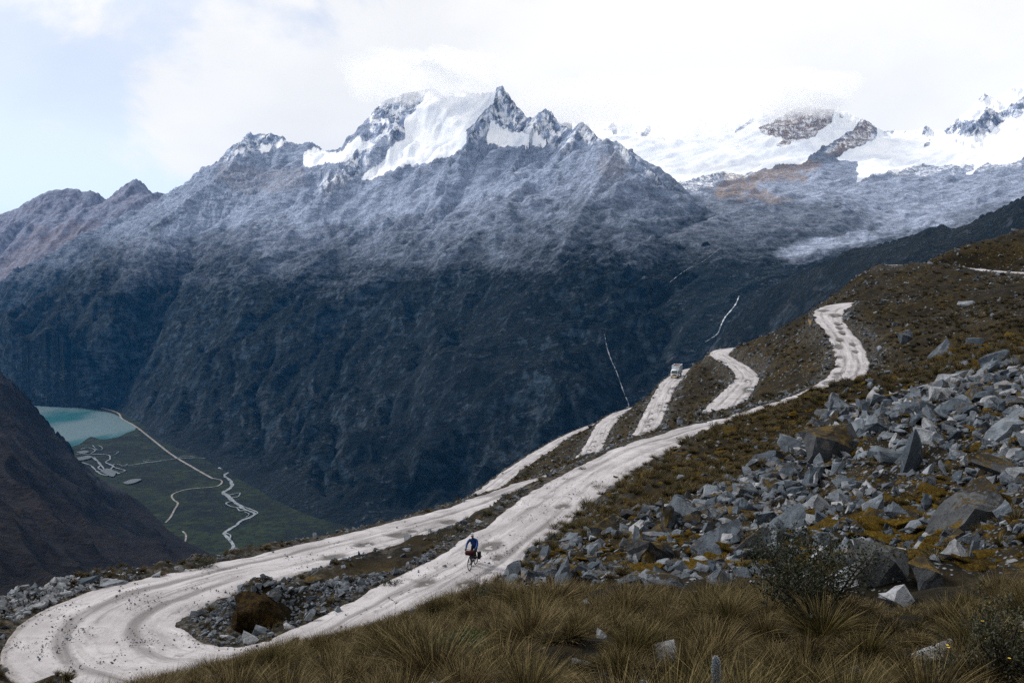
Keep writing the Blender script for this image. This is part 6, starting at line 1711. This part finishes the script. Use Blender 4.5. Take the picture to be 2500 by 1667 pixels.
# one continuous body: pelvis, spine, neck, head, arms with five-fingered hands, legs and feet
bv, be, br_ = [], [], []
def jv(p, r_, frm=None):
    bv.append(p); br_.append(r_)
    if frm is not None: be.append((frm, len(bv) - 1))
    return len(bv) - 1
pel = jv((0.20, 0, 1.03), (.13, .15))
sp1 = jv((0.28, 0, 1.18), (.12, .14), pel); sp2 = jv((0.42, 0, 1.38), (.12, .16), sp1); nk0 = jv((0.52, 0, 1.50), .07, sp2); nk1 = jv((0.56, 0, 1.57), .052, nk0)
hd0 = jv((0.60, 0, 1.62), (.07, .075), nk1); hd1 = jv((0.62, 0, 1.70), (.082, .095), hd0); hd2 = jv((0.62, 0, 1.77), (.065, .075), hd1)
for s in (-1, 1):
    sh = jv((0.48, s * .16, 1.43), .062, sp2); el = jv((0.66, s * .27, 1.22), .044, sh); wr_ = jv((0.91, s * .25, 1.06), .030, el)
    pm = jv((0.965, s * .25, 1.045), (.030, .022), wr_)
    for fi, (dy, ln) in enumerate([(-.026, .055), (-.009, .066), (.009, .062), (.026, .048)]):
        f1 = jv((0.995, s * (.25 + dy * .8), 1.045), .010, pm); f2 = jv((1.01 + ln * .25, s * (.25 + dy), 1.02), .009, f1); jv((0.995 + ln * .2, s * (.25 + dy), 0.99), .008, f2)
    t1 = jv((0.96, s * .215, 1.03), .011, pm); jv((0.985, s * .205, 1.005), .009, t1)
    hp = jv((0.22, s * .10, 0.99), .10, pel)
    kn = jv((0.56, s * .13, 0.60 if s < 0 else 0.80), .062, hp)
    ca_ = jv((0.46, s * .13, 0.38 if s < 0 else 0.62), .055, kn)
    ak = jv((0.36, s * .13, 0.20 if s < 0 else 0.53), .036, ca_)
    jv((0.50, s * .135, 0.155 if s < 0 else 0.49), (.03, .042), ak)
skinned('body', bv, be, br_, m_dark, person, 0, 1)
# jacket over torso and arms
jvs, jes, jr = [], [], []
def jj(p, r_, frm=None):
    jvs.append(p); jr.append(r_)
    if frm is not None: jes.append((frm, len(jvs) - 1))
    return len(jvs) - 1
a0 = jj((0.21, 0, 1.04), (.15, .175)); a1 = jj((0.29, 0, 1.19), (.14, .17), a0); a2 = jj((0.42, 0, 1.37), (.14, .19), a1); a3 = jj((0.51, 0, 1.47), (.08, .09), a2); jj((0.545, 0, 1.525), (.062, .065), a3)
for s in (-1, 1):
    b0 = jj((0.47, s * .175, 1.42), .082, a2); b1 = jj((0.57, s * .25, 1.32), .066, b0); b2 = jj((0.66, s * .28, 1.22), .060, b1); b3 = jj((0.80, s * .265, 1.13), .050, b2); jj((0.90, s * .25, 1.065), .040, b3)
skinned('jacket', jvs, jes, jr, m_blue, person, 0, 2)
# head skin, face and helmet
def headf(bm):
    g = bmesh.ops.create_uvsphere(bm, u_segments=16, v_segments=12, radius=1.0)
    for v in g['verts']:
        x, y, z = v.co
        v.co = Vector((0.632 + x * .098 - (0.02 if z < -.4 and x > 0 else 0), y * (.078 - .02 * max(0, -z)), 1.685 + z * .122))
face = part('face', m_skin, person, headf, True)
part('nose', m_skin, face, lambda bm: tube(bm, [(0.725, 0, 1.71), (0.75, 0, 1.675), (0.728, 0, 1.662)], [.008, .014, .01], 6), True)
part('mouth', m_bag, face, lambda bm: boxm(bm, (0.722, 0, 1.635), (.012, .04, .008)))
for s in (-1, 1):
    part('eye', m_black, face, lambda bm: boxm(bm, (0.722, s * .03, 1.70), (.012, .02, .01)))
    part('ear', m_skin, face, lambda bm: boxm(bm, (0.63, s * .082, 1.68), (.035, .014, .055), 0.006))
def helmf(bm):
    g = bmesh.ops.create_uvsphere(bm, u_segments=20, v_segments=12, radius=1.0)
    dl = [v for v in g['verts'] if v.co.z < -0.12]
    bmesh.ops.delete(bm, geom=dl, context='VERTS')
    for v in bm.verts:
        x, y, z = v.co
        v.co = Vector((0.622 + x * .135, y * .102, 1.725 + z * .115))
hel = part('helmet', m_helm, person, helmf, True)
for y_ in (-.055, -.02, .02, .055):
    part('vent', m_black, hel, lambda bm: tube(bm, [(0.622 + .135 * math.cos(a) * 0.99, y_, 1.727 + .117 * math.sin(a) * math.sqrt(1 - (y_ / .104) ** 2)) for a in np.linspace(0.35, 1.35, 6)], [.004, .008, .009, .009, .008, .004], 6), True)
for s in (-1, 1):
    part('glove', m_black, person, lambda bm: boxm(bm, (0.955, s * .25, 1.045), (.085, .085, .04), 0.015), True)
    part('shoe', m_black, person, lambda bm: boxm(bm, (0.45, s * .135, 0.145 if s < 0 else 0.485), (.27, .095, .08), 0.03), True)
# ================================================================ cloud wrapped round the summits
cm = bpy.data.materials.new('cloud_vapour')
cm.use_nodes = True
ct_ = cm.node_tree
ct_.nodes.clear()
co_ = ct_.nodes.new('ShaderNodeOutputMaterial')
cv_ = ct_.nodes.new('ShaderNodeVolumePrincipled')
cv_.inputs['Color'].default_value = (0.999, 0.999, 0.999, 1)
cv_.inputs['Density'].default_value = 0.0020
cv_.inputs['Anisotropy'].default_value = 0.2
ct_.links.new(cv_.outputs[0], co_.inputs['Volume'])
def cloud_bank(px, py, d, sx, sy, sz, seed, label):
    c = at_depth(px, py, d)
    bm = bmesh.new()
    bmesh.ops.create_icosphere(bm, subdivisions=4, radius=1.0)
    V = np.array([v.co[:] for v in bm.verts])
    k = 1 + 0.34 * fbm(V[:, 0] * 1.6 + seed, V[:, 1] * 1.6 + V[:, 2] * 1.3, 4, seed) + 0.16 * fbm(V[:, 0] * 4 + seed, V[:, 2] * 4 + V[:, 1] * 3, 3, seed + 4)
    for v, q in zip(bm.verts, k):
        v.co = Vector((v.co.x * sx * q, v.co.y * sy * q, v.co.z * sz * q))
    me = bpy.data.meshes.new('cloud'); bm.to_mesh(me); bm.free()
    me.materials.append(cm)
    o = bpy.data.objects.new('cloud', me)
    o.location = c
    tag(o, label, 'cloud')
    return link(o)
cloud_bank(985, 196, 6000, 360, 560, 130, 3, 'soft grey white cloud wrapped round the rock wall of the main summit')
cloud_bank(1115, 180, 5900, 300, 500, 95, 5, 'pale cloud cap just left of the sharp rock summit')
cloud_bank(1640, 258, 6850, 950, 700, 190, 9, 'long low cloud bank hiding the crest of the snowy range')
cloud_bank(1950, 232, 6700, 380, 560, 130, 12, 'cloud cap touching the warm coloured rock peak')
# ---------------------------------------------------------------- the air between here and the far mountains
hm = bpy.data.materials.new('haze_air')
hm.use_nodes = True
ht = hm.node_tree
ht.nodes.clear()
ho = ht.nodes.new('ShaderNodeOutputMaterial')
hv = ht.nodes.new('ShaderNodeVolumePrincipled')
hv.inputs['Color'].default_value = (0.03, 0.36, 0.95, 1)
hv.inputs['Density'].default_value = 1.15e-5
hv.inputs['Anisotropy'].default_value = 0.0
ht.links.new(hv.outputs[0], ho.inputs['Volume'])
bm = bmesh.new()
bmesh.ops.create_cube(bm, size=1.0)
me = bpy.data.meshes.new('haze')
bmesh.ops.scale(bm, vec=(96000, 58000, 2300), verts=bm.verts)
bmesh.ops.translate(bm, vec=(0, 20000, VZ - 40 + 1150), verts=bm.verts)
bm.to_mesh(me); bm.free()
me.materials.append(hm)
haze = bpy.data.objects.new('haze', me)
haze['kind'] = 'stuff'
link(haze)
